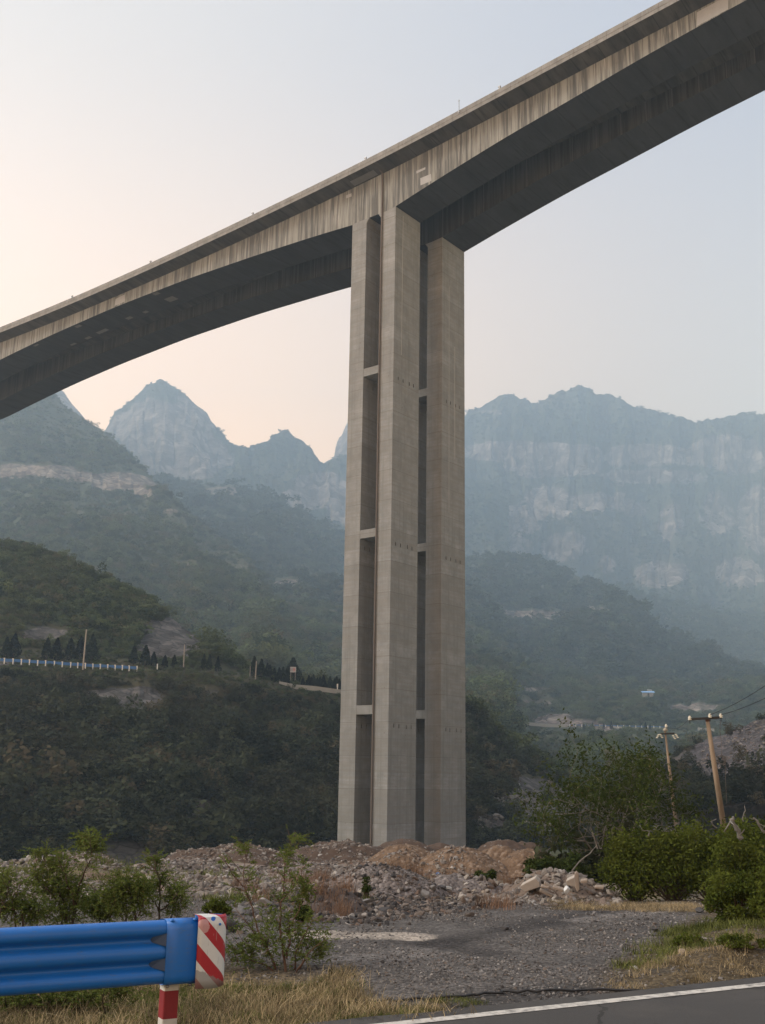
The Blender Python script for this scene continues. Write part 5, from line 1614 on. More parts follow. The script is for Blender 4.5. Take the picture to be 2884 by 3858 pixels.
GB = 'bright green bushes along the right of the waste ground'
for i, (lb, px, py, w_, h_, d, n_) in enumerate((
        ('leftmost bright green bush of the thicket, beside the rubble pile', 1372, 1922, 150, 128, 23.5, 9000),
        ('wide bright green bush in the middle of the thicket below the farther pole', 1455, 1924, 175, 150, 23.0, 11000),
        ('rounded bright green bush right of the middle of the thicket', 1540, 1918, 165, 142, 22.5, 10000),
        ('bright green bush at the right end of the thicket beneath the pale dead wood', 1630, 1905, 180, 158, 21.5, 11000),
        ('upper green bush behind the thicket at the foot of the leaning pole', 1560, 1860, 150, 100, 29, 6000),
        ('upper green bush behind the thicket below the bare grey shrubs', 1450, 1868, 150, 95, 29, 6000),
        ('small green bush behind the right edge of the thicket', 1655, 1850, 130, 105, 27, 5000))):
    blob_bush(lb, px, py, w_, h_, d, 500 + i, GB, leaf=0.036, n=n_, lobes=48)
blob_bush('lower leafy green bush in front of the thicket at the right picture edge', 1590, 1978, 120, 95, 16.0, 520, None, leaf=0.030, n=6000, lobes=24)
blob_bush('second lower green bush spilling out of the right picture edge', 1665, 1985, 110, 105, 15.5, 521, None, leaf=0.030, n=5000, lobes=22)
blob_bush('dark green bush behind the broken slabs', 1172, 1908, 90, 50, 30, 522, None, MLF3, 0.05, 3600)
blob_bush('dark bush at the left foot of the bare branched tree', 1235, 1900, 80, 62, 31, 523, None, MLF3, 0.05, 3600)
blob_bush('small weedy green bush left of the broken slabs', 1052, 1902, 66, 26, 29, 524, None, MLF3, 0.035, 1800, lobes=14)
blob_bush('low green weeds on the grey gravel heap behind it', 752, 1880, 60, 26, 27, 525, None, MLF, 0.035, 1500, lobes=12)
blob_bush('small dark green plant growing from the rubble heap', 795, 1938, 22, 44, 20.5, 526, None, MLF3, 0.022, 900, lobes=9)
blob_bush('low green shrub behind the striped rail end', 468, 1962, 60, 34, 17.5, 527, None, MLF2, 0.022, 2200, lobes=14)
blob_bush('small dark green bush in the rubble right of the young shrub', 655, 1935, 36, 44, 16.5, 528, None, MLF3, 0.024, 1600, lobes=12)
blob_bush('low leafy weed patch at the left edge of the right verge', 1492, 1992, 80, 22, 14.0, 529, None, MLF2, 0.016, 1800, lobes=22)
blob_bush('low green weeds below the right hand bushes', 1600, 2012, 110, 22, 12.9, 530, None, MLF2, 0.016, 2000, lobes=24)


def branch_tree(label, px, py, d, hpx, wpx, seed, leafmat, nleaf, leaf, bare=0.5, bark=None, name='tree', lean=0.0, group=None, trunks=4):
    r = np.random.default_rng(seed)
    b = np.array(P(px, py, d)); b[2] = float(gz(b[0], b[1])) - 0.05
    k = d / 2322.0
    Hh, W = hpx * k, wpx * k / 2
    root = empty(name, b, 0, label, 'tree', group)
    mt, mb_ = MB(), MB()
    tips = []

    def grow(p, dr, L, rad, lev, mbx):
        n = 5
        pts = [p]
        for i in range(n):
            dr = dr + r.normal(0, 0.20, 3); dr[2] += 0.04; dr /= np.linalg.norm(dr)
            pts.append(pts[-1] + dr * L / n)
        mbx.tube([tuple(q) for q in pts], list(np.linspace(rad, rad * 0.55, n + 1)), 6 if lev < 2 else 4, cap=False)
        if lev >= 3:
            tips.append(pts[-1]); tips.append(pts[3]); return
        for i in range(3 if lev < 2 else 3):
            t = r.integers(2, n + 1)
            o = r.normal(0, 1, 3); o[2] *= 0.7; o /= np.linalg.norm(o)
            nd = dr * 0.55 + o * 0.8; nd[2] += 0.12; nd /= np.linalg.norm(nd)
            grow(pts[t], nd, L * (0.62 + 0.2 * r.random()), rad * 0.55, lev + 1, mb_ if lev >= 0 else mbx)
        tips.append(pts[-1])
    for i in range(trunks):
        an = i * 6.283 / trunks + r.random()
        dr = np.array([0.62 * math.cos(an) * W / Hh * 1.4 + lean, 0.5 * math.sin(an), 0.85]); dr /= np.linalg.norm(dr)
        grow(np.array([0.08 * math.cos(an), 0.08 * math.sin(an), 0.0]), dr, Hh * 0.42, (0.015 * Hh / 3 + 0.010) * (2.0 if not nleaf else 1.0), 0, mt)
    mt.build('trunk', bark or MBARK_G, root, True)
    mb_.build('branches', bark or MBARK_G, root, True)
    tp = np.array(tips)
    if nleaf:
        # leaves gather at the outer and upper tips only
        sc_ = tp[:, 2] / Hh + 0.5 * np.hypot(tp[:, 0], tp[:, 1]) / W + r.random(len(tp)) * bare
        tp = tp[sc_ > np.quantile(sc_, bare * 0.6)]
        idx = r.integers(0, len(tp), nleaf)
        c = tp[idx] + r.normal(0, 1, (nleaf, 3)) * 0.13 * (Hh / 3.5)
        lt = r.random(len(tp))
        quads_obj('foliage', leaf_quads(c, nleaf, leaf, r, 0.1, 0.45), leafmat, root, r, np.clip(0.6 * lt[idx] + 0.4 * r.random(nleaf), 0, 1))
    return root


branch_tree('dark leafy tree with pale bare grey branches in front, left of the bright thicket', 1338, 1885, 34, 335, 170, 601, MLF3, 10500, 0.062, 0.55, lean=-0.02, trunks=8)
branch_tree('dark leafy tree reaching in from the right picture edge above the thicket', 1668, 1820, 31, 190, 150, 602, MLF3, 9000, 0.06, 0.3, trunks=5)
MBARE = mat_bark('bare_twig_bark', (0.13, 0.118, 0.108), (0.25, 0.23, 0.215))
branch_tree('bare greyish twiggy shrub tangled around the farther pole', 1470, 1842, 44, 165, 100, 603, None, 0, 0.03, bark=MBARE, name='bare_shrub', trunks=7)
branch_tree('bare greyish twiggy shrub just right of the dark leafy tree', 1428, 1850, 40, 165, 70, 604, None, 0, 0.03, bark=MBARE, name='bare_shrub', trunks=6)
branch_tree('low bare twiggy shrub between the two utility poles', 1512, 1840, 46, 120, 60, 605, None, 0, 0.03, bark=MBARE, name='bare_shrub', trunks=6)
# pale dead wood standing out of the thicket
MDEAD = mat_bark('bleached_dead_wood', (0.09, 0.085, 0.078), (0.21, 0.20, 0.185), 8)


def dead_wood(label, st, d, r_, seed):
    r = np.random.default_rng(seed)
    pts = [np.array(P(x, y, d)) for x, y in st]
    b = pts[0].copy()
    m = MB()
    pp = []
    for i in range(len(pts) - 1):
        for t in np.linspace(0, 1, 4)[:-1]: pp.append(tuple(pts[i] * (1 - t) + pts[i + 1] * t - b + r.normal(0, r_ * 0.25, 3)))
    pp.append(tuple(pts[-1] - b))
    m.tube(pp, [r_ * (1.0 - 0.55 * i / len(pp)) * (0.75 + 0.5 * r.random()) for i in range(len(pp))], 7)
    for k in range(3):
        i = r.integers(1, len(pp) - 1); e = np.array(pp[i]) + r.normal(0, 1, 3) * r_ * 3.5
        m.tube([pp[i], tuple(e)], [r_ * 0.4, r_ * 0.12], 5)
    return tag(m.build('dead_branch', MDEAD, None, True, b), label, 'dead wood')


zq = lambda x, y: ((2400 + x * .2926) / K, (3000 + y * .2926) / K)
dead_wood('thick bleached dead stump leaning out of the thicket', [zq(1350, 560), zq(1310, 450), zq(1260, 370), zq(1215, 310), zq(1240, 275)], 20.5, 0.05, 1)
dead_wood('thin bleached snag at the right edge of the thicket', [zq(1650, 470), zq(1590, 390), zq(1550, 320), zq(1505, 285)], 20.5, 0.028, 2)
dead_wood('upright thin bleached twig above the thicket', [zq(1370, 330), zq(1365, 260), zq(1400, 190), zq(1390, 130)], 21, 0.012, 3)
dead_wood('bent bleached twig left of the dead stump', [zq(1035, 420), zq(985, 370), zq(955, 330), zq(1030, 295)], 21, 0.012, 4)
dead_wood('small bleached fork left in front of the bare shrubs', [zq(150, 515), zq(170, 450), zq(75, 440), zq(40, 375)], 22, 0.013, 5)
dead_wood('long pale bare branch sticking out low from the dark leafy tree', [(1232, 1890), (1252, 1862), (1275, 1845), (1290, 1828)], 30, 0.022, 6)

# ================================================================== mounds, rubble, stones, grass
MEARTH = N('mound_earth')
f = MEARTH.noise(MEARTH.coord(), 1.6, 7, 0.68)
vr = MEARTH.n('TexVoronoi', Vector=MEARTH.coord(), Scale=5.5)
vc = MEARTH.n('SeparateColor', Color=vr.outputs[1]).outputs[0]
c = MEARTH.mix(MEARTH.ramp(f, [(0.3, 0.0), (0.7, 1.0)]), (0.095, 0.062, 0.042), (0.195, 0.135, 0.092))
c = MEARTH.mix(MEARTH.math('MULTIPLY', MEARTH.math('GREATER_THAN', vc, 0.85), 0.6), c, (0.26, 0.20, 0.155))
MEARTH = MEARTH.pbr(c, 0.95, MEARTH.bump(MEARTH.math('ADD', f, MEARTH.math('MULTIPLY', vr.outputs[0], -0.7)), 0.8, 0.15), 0, 0.1)
MEARTHD = plain('dark_mound_earth', (0.072, 0.048, 0.035), 0.95, 0.5, 2.2)
MGREYH = N('grey_gravel_heap')
f = MGREYH.noise(MGREYH.coord(), 3.0, 7, 0.7)
vr = MGREYH.n('TexVoronoi', Vector=MGREYH.coord(), Scale=12)
vc = MGREYH.n('SeparateColor', Color=vr.outputs[1]).outputs[0]
c = MGREYH.mix(MGREYH.ramp(f, [(0.3, 0.0), (0.7, 1.0)]), (0.075, 0.066, 0.064), (0.19, 0.165, 0.155))
c = MGREYH.mix(MGREYH.math('MULTIPLY', MGREYH.math('GREATER_THAN', vc, 0.8), 0.5), c, (0.28, 0.25, 0.24))
MGREYH = MGREYH.pbr(c, 0.95, MGREYH.bump(MGREYH.math('MULTIPLY', vr.outputs[0], -1), 0.8, 0.06), 0, 0.1)
HEAPS = []


def mound(label, px0, px1, pyt, pyb, d, seed, mat, name='earth_mound', rough=0.13, group=None, deep=0.9, cat='earth mound'):
    r = np.random.default_rng(seed)
    px = (px0 + px1) / 2
    b = np.array(P(px, pyb, d)); k = d / 2322.0
    W = (px1 - px0) * k / 2 * 1.25
    Hh = (pyb - pyt) * k * 0.86
    b[1] += W * deep; b[2] = float(P(px, pyb, d)[2])
    n = 44
    a = np.linspace(-1.25, 1.25, n)
    X, Y = np.meshgrid(a, a)
    q = np.stack([X * W + seed * 7.1, Y * W * deep, 0 * X], -1)
    rr = np.hypot(X, Y) * (1 + 0.22 * fbm(q * 0.8 / W, seed, 3))
    z = np.cos(np.clip(rr, 0, 1.6) * math.pi / 2.2) ** 1.0; z = np.where(rr < 1.1, z, -0.3 * (rr - 1.1) / 0.3) - 0.02
    z = z + 1.8 * rough * fbm(q * 2.0 / W, seed + 1, 6, 0.6) * (rr < 1.35) + 0.05 * fbm(q * 9 / W, seed + 2, 3)
    V = np.stack([X * W, Y * W * deep, z * Hh], -1).reshape(-1, 3)
    o = link(name, np_mesh(name, V, grid_quads(n, n), mat, True), None, b)
    HEAPS.append((b, W, deep, Hh, z, a))
    return tag(o, label, cat, group)


GM = 'dumped earth mounds in front of the pier'
mound('dark brown mound touching the foot of the pier at its middle', 820, 935, 1812, 1850, 70, 1, MEARTHD, group=GM)
mound('tan mound just in front of the dark one at the middle of the pier foot', 812, 935, 1826, 1866, 63, 2, MEARTH, group=GM)
mound('front tan mound below the middle of the pier with weeds before it', 815, 930, 1840, 1890, 56, 3, MEARTH, group=GM)
mound('largest tan mound below the right leg of the pier', 915, 1080, 1832, 1892, 55, 4, MEARTH, group=GM)
mound('dark low mound between the middle and right leg of the pier', 905, 1005, 1824, 1860, 72, 5, MEARTHD, group=GM)
mound('tan mound right of the pier, second from the right', 1035, 1150, 1826, 1886, 58, 6, MEARTH, group=GM)
mound('rightmost tan mound next to the bushes', 1095, 1205, 1836, 1884, 56, 7, MEARTH, group=GM)
mound('dark reddish brown mound behind the two right mounds', 1045, 1140, 1814, 1852, 68, 8, MEARTHD, group=GM)
mound('small dark brown mound behind the rightmost tan mound', 1110, 1180, 1818, 1850, 70, 9, MEARTHD, group=GM)
mound('long brown rubble bank left of the pier foot', 640, 860, 1826, 1866, 66, 10, MEARTHD, rough=0.4, group=GM)
mound('low brown bank at the left end of the rubble ridge', 400, 590, 1834, 1858, 60, 11, MEARTHD, rough=0.45, group=GM)
mound('grey gravel heap with rubble around its foot in the middle ground', 690, 940, 1880, 1962, 21.5, 12, MGREYH, 'gravel_heap', 0.12, cat='gravel heap')
mound('small grey gravel heap right of the big one', 930, 1075, 1896, 1932, 24, 13, MGREYH, 'gravel_heap', 0.2, cat='gravel heap')
mound('low heap of brownish rubble below the broken slabs', 1130, 1320, 1898, 1944, 22.5, 14, plain('rubble_earth', (0.15, 0.115, 0.092), 0.95, 0.5, 6), 'rubble_heap', 0.3, cat='rubble heap')
mound('dark rubble bank at the left foot of the grey gravel heap', 640, 790, 1925, 1990, 18.0, 15, plain('dark_rubble', (0.085, 0.072, 0.068), 0.95, 0.5, 7), 'rubble_heap', 0.3, cat='rubble heap')


def top_z(x, y):
    z = gz(x, y)
    for b, W, deep, Hh, zz, a in HEAPS:
        u = (x - b[0]) / W; v = (y - b[1]) / (W * deep)
        ok = (np.abs(u) < 1.2) & (np.abs(v) < 1.2)
        i = np.clip(((u + 1.25) / 2.5 * 43), 0, 42.999); j = np.clip(((v + 1.25) / 2.5 * 43), 0, 42.999)
        i0, j0 = i.astype(int), j.astype(int); fi, fj = i - i0, j - j0
        h = (zz[j0, i0] * (1 - fi) + zz[j0, i0 + 1] * fi) * (1 - fj) + (zz[j0 + 1, i0] * (1 - fi) + zz[j0 + 1, i0 + 1] * fi) * fj
        z = np.where(ok, np.maximum(z, b[2] + h * Hh), z)
    return z


def stone_mesh(name, seed, mat, sub=2, ang=1.0):
    import bmesh
    r = np.random.default_rng(seed)
    bm_ = bmesh.new()
    bmesh.ops.create_icosphere(bm_, subdivisions=sub, radius=1)
    V = np.array([v.co[:] for v in bm_.verts])
    for _ in range(11):                            # cut flat facets
        nrm = r.normal(0, 1, 3); nrm /= np.linalg.norm(nrm)
        c = 0.38 + 0.38 * r.random()
        dd = V @ nrm
        V = V - np.outer(np.maximum(dd - c, 0) * ang, nrm)
    V = V * (0.75 + 0.5 * r.random(3)) * [1, 1, 0.72]
    V += 0.04 * np.stack([fbm(V * 2.2 + k * 9, seed + k, 3) for k in range(3)], -1)
    for v, c in zip(bm_.verts, V): v.co = c
    me = bpy.data.meshes.new(name); bm_.to_mesh(me); bm_.free()
    me.materials.append(mat)
    return me


SG1 = mat_stone('rubble_stone', [(0.0, (0.145, 0.13, 0.122)), (0.22, (0.19, 0.172, 0.156)), (0.42, (0.10, 0.09, 0.086)), (0.58, (0.24, 0.218, 0.197)), (0.72, (0.16, 0.128, 0.11)), (0.88, (0.235, 0.225, 0.22)), (0.96, (0.36, 0.34, 0.32))])
SG2 = mat_stone('gravel_stone', [(0.0, (0.105, 0.10, 0.10)), (0.3, (0.15, 0.142, 0.14)), (0.48, (0.062, 0.058, 0.058)), (0.64, (0.21, 0.198, 0.19)), (0.86, (0.16, 0.132, 0.115)), (0.94, (0.31, 0.297, 0.285))])
SG3 = mat_stone('dark_stone', [(0.0, (0.065, 0.06, 0.06)), (0.3, (0.11, 0.095, 0.088)), (0.52, (0.04, 0.039, 0.042)), (0.66, (0.16, 0.138, 0.125)), (0.82, (0.13, 0.095, 0.078)), (0.95, (0.27, 0.25, 0.235))])
SG4 = mat_stone('white_boulder', [(0.0, (0.15, 0.147, 0.14)), (0.4, (0.21, 0.203, 0.195)), (0.6, (0.10, 0.096, 0.09)), (0.88, (0.28, 0.272, 0.258))])
CR, CG, CD, CB = (bpy.data.collections.new(n) for n in ('rubble_forms', 'gravel_forms', 'dark_rubble_forms', 'boulder_forms'))
for i in range(7):
    CR.objects.link(bpy.data.objects.new('stone_form', stone_mesh('stone_form', 700 + i, SG1)))
    CD.objects.link(bpy.data.objects.new('stone_form', stone_mesh('stone_form', 720 + i, SG3)))
    if i < 5: CG.objects.link(bpy.data.objects.new('stone_form', stone_mesh('stone_form', 740 + i, SG2, 1)))
    if i < 4: CB.objects.link(bpy.data.objects.new('stone_form', stone_mesh('stone_form', 760 + i, SG4)))


def stones(name, label, coll, x, y, s, seed, sink=0.25, tilt=0.5):
    r = np.random.default_rng(seed)
    n = len(x)
    z = top_z(x, y) + s * (0.30 - sink)
    scl = np.stack([s * (0.8 + 0.6 * r.random(n)), s * (0.7 + 0.5 * r.random(n)), s * (0.6 + 0.5 * r.random(n))], -1)
    rot = np.stack([r.normal(0, tilt, n), r.normal(0, tilt, n), r.random(n) * 6.28], -1)
    return scatter(name, np.stack([x, y, z], -1), scl, rot, coll, label)


def field(n, px0, px1, y0, y1, r, p=1.0):
    """random ground spots between two bearings, thinned with distance"""
    y = (r.random(n) * (y1 ** p - y0 ** p) + y0 ** p) ** (1 / p)
    px = px0 + (px1 - px0) * r.random(n)
    return (px - 827) / 2322.0 * y, y


r = np.random.default_rng(77)
x, y = field(60000, 330, 1800, 8.6, 24, r, 0.6)
keep = (road_off(x, y) > 0.42) & ~((x < 0.9 - 0.35 * (y - 9.5)) & (y < 12)) & ~((x > np.interp(y, VB[:, 1], VB[:, 0]) + 0.2) & (y < 19) & (r.random(len(x)) < 0.75))
keep &= vnoise(np.stack([x * 0.9, y * 0.9, 0 * x], -1), 9) + r.random(len(x)) > 0.25
keep &= r.random(len(x)) > 0.85 * on_track(x, y)
x, y = x[keep], y[keep]
stones('gravel', 'loose grey gravel over the waste ground', CG, x, y, 0.008 + 0.022 * r.random(len(x)) ** 3.0, 1, 0.2)
x, y = field(1300, 400, 1750, 9.5, 22, r, 0.8)
keep = (road_off(x, y) > 0.5) & (vnoise(np.stack([x * 0.5, y * 0.5, 0 * x], -1), 10) > -0.1)
x, y = x[keep], y[keep]
stones('loose_stones', 'scattered small stones on the gravel', CG, x, y, 0.02 + 0.035 * r.random(len(x)) ** 2.2, 2, 0.25)
x, y = field(46000, -160, 1010, 21, 62, r, 1.0)
cl = fbm(np.stack([x * 0.22, y * 0.22, 0 * x], -1), 15, 4)
keep = (cl + 0.5 * r.random(len(x)) > 0.12) & (y < 46 + 18 * sm(-0.25, -0.05, x / y))
x, y = x[keep], y[keep]
stones('rubble', 'pinkish grey stone rubble covering the spoil platform', CR, x, y, (0.035 + 0.11 * r.random(len(x)) ** 2.8) * (0.8 + 0.006 * y), 3, 0.2)
x, y = field(14000, 380, 1260, 44, 72, r, 1.0)
keep = r.random(len(x)) < np.where(x / y < -0.005, 0.9, 0.3)
stones('mound_stones', 'stones lying over the earth mounds', CR, x[keep], y[keep], np.where(x[keep] / y[keep] < -0.005, 0.05 + 0.13 * r.random(keep.sum()) ** 2.4, 0.03 + 0.08 * r.random(keep.sum()) ** 3), 4, 0.3)
x, y = field(7500, 560, 1060, 16.3, 24.5, r, 1.0)
px_, py_ = proj(np.stack([x, y, gz(x, y)], -1))
w = np.exp(-(((px_ - 800) / 190) ** 2)) * (y < 24 - 0.0 * x) * sm(15.8, 17.6, y - 0.8 * fbm(np.stack([x * .6, y * .6, 0 * x], -1), 16, 3) - 1.4 * sm(760, 980, px_))
keep = r.random(len(x)) < w
x, y = x[keep], y[keep]
stones('dark_rubble', 'dark broken rubble around the grey gravel heap', CD, x, y, 0.018 + 0.07 * r.random(len(x)) ** 3.4, 5, 0.2)
x, y = field(1500, 1000, 1330, 20.5, 25.5, r, 1.0)
stones('rubble_chips', 'brownish broken rubble between the heap and the thicket', CR, x, y, 0.03 + 0.10 * r.random(len(x)) ** 2.4, 6, 0.2)
# white boulders tumbled down the slope right of the pier
G, rock, nrm = VEG['hillside']
XX, YY = proj(G)
r = np.random.default_rng(88)
sel = np.argwhere((XX > 1012) & (XX < 1240) & (YY > 1690) & (YY < 1835))
pk = sel[r.integers(0, len(sel), 3600)]
q = G[pk[:, 0], pk[:, 1]] + r.normal(0, 0.4, (3600, 3)) * [1, 1, 0.1]
wt_ = 0.12 + 1.3 * fbm(q / 7, 5, 4) + 0.25 * np.exp(-((XX[pk[:, 0], pk[:, 1]] - 1130) / 80) ** 2) * np.exp(-((YY[pk[:, 0], pk[:, 1]] - (1720 + (XX[pk[:, 0], pk[:, 1]] - 1080) * 0.6)) / 40) ** 2)
q = q[wt_ > 0.42]
n = len(q)
s = 0.35 + 1.0 * r.random(n) ** 2.2
scatter('boulders', q, np.stack([s, s * 0.85, s * 0.75], -1), np.stack([r.normal(0, .4, n), r.normal(0, .4, n), r.random(n) * 6.28], -1), CB, 'pale boulders tumbled down the slope right of the pier')
G, rock, nrm = VEG['scree_slope']
pk = np.stack([r.integers(5, 68, 3800), r.integers(20, 199, 3800)], -1)
q = G[pk[:, 0], pk[:, 1]] + r.normal(0, 0.5, (3800, 3)) * [1, 1, 0.1]
XX, YY = proj(q)
keep = (XX > 1500 + (1700 - YY) * 0.2) & (fbm(q / 8, 6, 3) > -0.15)
q = q[keep]; n = len(q)
s = 0.14 + 0.5 * r.random(n) ** 3
scatter('scree_blocks', q, np.stack([s, s * 0.85, s * 0.75], -1), np.stack([r.normal(0, .4, n), r.normal(0, .4, n), r.random(n) * 6.28], -1), CR, 'broken purplish blocks on the scree slope')


def rock_at(label, px, py, w_, h_, seed, mat, group=None, name='rock', dark=0, ang=1.0, flat=1.0):
    p = gp(px, py)
    z = float(top_z(np.array([p[0]]), np.array([p[1]]))[0])
    if z > p[2] + 0.03:                            # it lies on a heap: find the spot on the heap's surface
        d = np.linspace(8, 70, 1500); qq = P(np.full_like(d, px), np.full_like(d, py), d)
        i = np.argmax(qq[:, 2] < top_z(qq[:, 0], qq[:, 1])); p = Vector(qq[i]); z = p[2]
    k = p[1] / 2322.0
    me = stone_mesh(name, seed, mat, 3, ang)
    o = link(name, me, None, (p[0], p[1] + 0.3 * w_ * k, z + h_ * k * 0.30))
    o.scale = (w_ * k / 2 * 1.05, w_ * k / 2 * 0.9, h_ * k / 2 * 1.45 * flat)
    o.rotation_euler = (random.uniform(-.15, .15), random.uniform(-.15, .15), random.random() * 6)
    return tag(o, label, 'rock', group)


def smat(name, c, v=0.3): return plain(name, c, 0.9, v, 5.0)


MR_PALE, MR_GREY, MR_DARK, MR_WHITE, MR_TAN = smat('pale_stone', (0.25, 0.22, 0.19)), smat('grey_stone', (0.15, 0.143, 0.14)), smat('black_stone', (0.06, 0.058, 0.06), 0.5), smat('white_stone', (0.27, 0.265, 0.255)), smat('tan_stone', (0.24, 0.20, 0.16))
zr = lambda x, y: ((1100 + x * .48368) / K, (3150 + y * .48368) / K)
zs = lambda x, y: ((800 + x * .3023) / K, (3150 + y * .3023) / K)
zv = lambda x, y: ((2300 + x * .35308) / K, (3350 + y * .35308) / K)
zt_ = lambda x, y: ((1750 + x * .48368) / K, (3150 + y * .48368) / K)
for a in (
        ('large pale flat topped rock on the left flank of the grey gravel heap', *zr(540, 495), 40, 26, 1, MR_PALE),
        ('squat grey block with a tan underside right of the grey gravel heap', *zr(1040, 490), 30, 26, 2, MR_GREY),
        ('pale bluish stone among dark rocks right of the gravel heap', *zr(1228, 425), 18, 13, 3, MR_WHITE),
        ('black rock beside the pale bluish stone', *zr(1180, 425), 28, 16, 4, MR_DARK),
        ('grey rock left of the black rock', *zr(1105, 435), 22, 16, 5, MR_GREY),
        ('black rock at the right of the dark row', *zr(1335, 435), 26, 12, 6, MR_DARK),
        ('pinkish stone pair left one on the brown strip', *zr(1440, 460), 18, 15, 7, MR_TAN),
        ('pinkish pointed stone right of the dark rocks', *zr(1500, 470), 16, 13, 8, MR_TAN),
        ('blackish rock in the rubble in front of the gravel heap', *zr(725, 600), 24, 14, 9, MR_DARK),
        ('dark grey rock on the left rubble bank', *zr(510, 535), 28, 14, 10, MR_GREY),
        ('dark slab like rock at the left foot of the gravel heap', *zr(580, 540), 46, 18, 11, MR_GREY),
        ('small white stone on the rubble behind the young shrub', *zr(348, 255), 11, 8, 12, MR_WHITE),
        ('big pale bluish boulder partly hidden behind the young shrub', *zs(640, 880), 34, 26, 13, MR_WHITE),
        ('large dark boulder touching the striped rail end', *zs(230, 1215), 40, 42, 14, MR_DARK),
        ('pale tan stone at the foot of the dark boulder', *zs(330, 1235), 20, 16, 15, MR_TAN),
        ('grey boulder above the dark one behind the rail end', *zs(330, 990), 46, 26, 16, MR_GREY),
        ('small round grey stone on top of the grey boulder', *zs(335, 880), 12, 7, 17, MR_GREY),
        ('flat pale stone slab lying on the right verge', *zv(1000, 555), 28, 13, 18, MR_PALE, None, 'rock', 0, 1.0, 0.7),
        ('triangular brown stone in the dry grass of the right verge', *zv(770, 710), 22, 16, 19, MR_TAN),
        ('small pale stone at the left edge of the right verge', *zv(860, 565), 14, 7, 20, MR_PALE),
        ('round pinkish stone standing in the verge weeds', *zv(1303, 500), 10, 9, 21, MR_TAN),
        ('long pale rock half hidden under the lower right bush', *zv(1310, 110), 42, 10, 22, MR_PALE, None, 'rock', 0, 1.0, 0.8),
        ('brown boulder at the right picture edge beside the lower bush', *zv(1620, 85), 36, 26, 23, MR_TAN),
        ('small dark stone at the left tip of the right verge', *zv(490, 465), 18, 15, 24, MR_DARK),
        ('dark stone beside the pale chip at the verge bushes', *zv(955, 260), 22, 15, 25, MR_DARK),
        ('pale chip of stone by the verge bushes', *zv(1097, 222), 10, 6, 26, MR_WHITE),
        ('flat pale stone in the middle of the gravel track', *zt_(925, 822), 22, 5, 27, MR_PALE, None, 'rock', 0, 1.0, 0.6),
        ('lone black cube like stone on the gravel near the black cable', 827 + 0, 2082 - 0, 10, 9, 28, MR_DARK),
        ('dark clod of earth on the gravel track', 1092, 2012, 20, 11, 29, MR_DARK),
        ('tan stone upright on the front of the largest mound', *zr(1355, 200), 13, 10, 30, MR_TAN),
        ('pale slab on the crest left of the pier foot', *zr(200, 100), 40, 16, 31, MR_GREY),
        ('pale rounded boulder at the right end of the mounds', *zt_(378, 60), 25, 16, 32, MR_PALE),
        ('white edge stones on the verge by the road', *zv(280, 855), 16, 6, 33, MR_WHITE)):
    rock_at(*a)
# broken concrete slab, beam and planks on the rubble heap
MCONC = plain('broken_concrete', (0.34, 0.30, 0.26), 0.9, 0.3, 4.0)
MWOOD = mat_bark('grey_plank', (0.20, 0.165, 0.135), (0.36, 0.30, 0.25), 6)


def slab(label, q, d, thick, depth, mat, name='concrete_slab', cat='slab'):
    pts = np.array([P(x, y, d) for x, y in q])
    c = pts.mean(0)
    n = len(pts)
    m = MB()
    back = np.array([0.25 * depth, depth, 0.03])
    V = [tuple(p - c) for p in pts] + [tuple(p - c + back) for p in pts]
    m.add(V, [tuple(range(n - 1, -1, -1)), tuple(range(n, 2 * n))] + [(i, (i + 1) % n, n + (i + 1) % n, n + i) for i in range(n)])
    o = m.build(name, mat, None, False, tuple(c))
    bv = o.modifiers.new('bevel', 'BEVEL'); bv.width = 0.012; bv.segments = 2
    return tag(o, label, cat)


slab('tilted pale concrete slab propped on the rubble heap', [zt_(437, 390), zt_(552, 330), zt_(585, 360), zt_(590, 400), zt_(470, 440), zt_(440, 410)], 22.6, 0.1, 0.35, MCONC)
slab('pale broken concrete block behind the upright plank', [zt_(792, 352), zt_(858, 322), zt_(872, 360), zt_(868, 400), zt_(800, 385)], 22.5, 0.1, 0.3, MCONC)
slab('upright splintered plank standing in the rubble heap', [zt_(858, 300), zt_(872, 282), zt_(892, 300), zt_(900, 420), zt_(880, 440), zt_(864, 400)], 22.3, 0.1, 0.06, MWOOD, 'plank', 'plank')
for i, (lb, q) in enumerate((('lower left weathered plank lying on the rubble heap', [(590, 420), (690, 470), (686, 484), (585, 436)]), ('middle weathered plank lying across the rubble heap', [(625, 362), (720, 430), (715, 446), (618, 380)]), ('upper left weathered plank below the tilted slab', [(596, 390), (660, 400), (662, 414), (594, 405)]),
                            ('right weathered plank end on the rubble heap', [(905, 350), (960, 345), (962, 368), (908, 372)]), ('broad weathered board at the right of the rubble heap', [(1020, 395), (1090, 400), (1085, 420), (1015, 412)]), ('dark weathered plank beside the white plastic bag', [(690, 395), (775, 420), (770, 440), (688, 415)]))):
    slab(lb, [zt_(*p) for p in q][::-1], 22.2 - 0.05 * i, 0.1, 0.12, MWOOD, 'plank', 'plank')
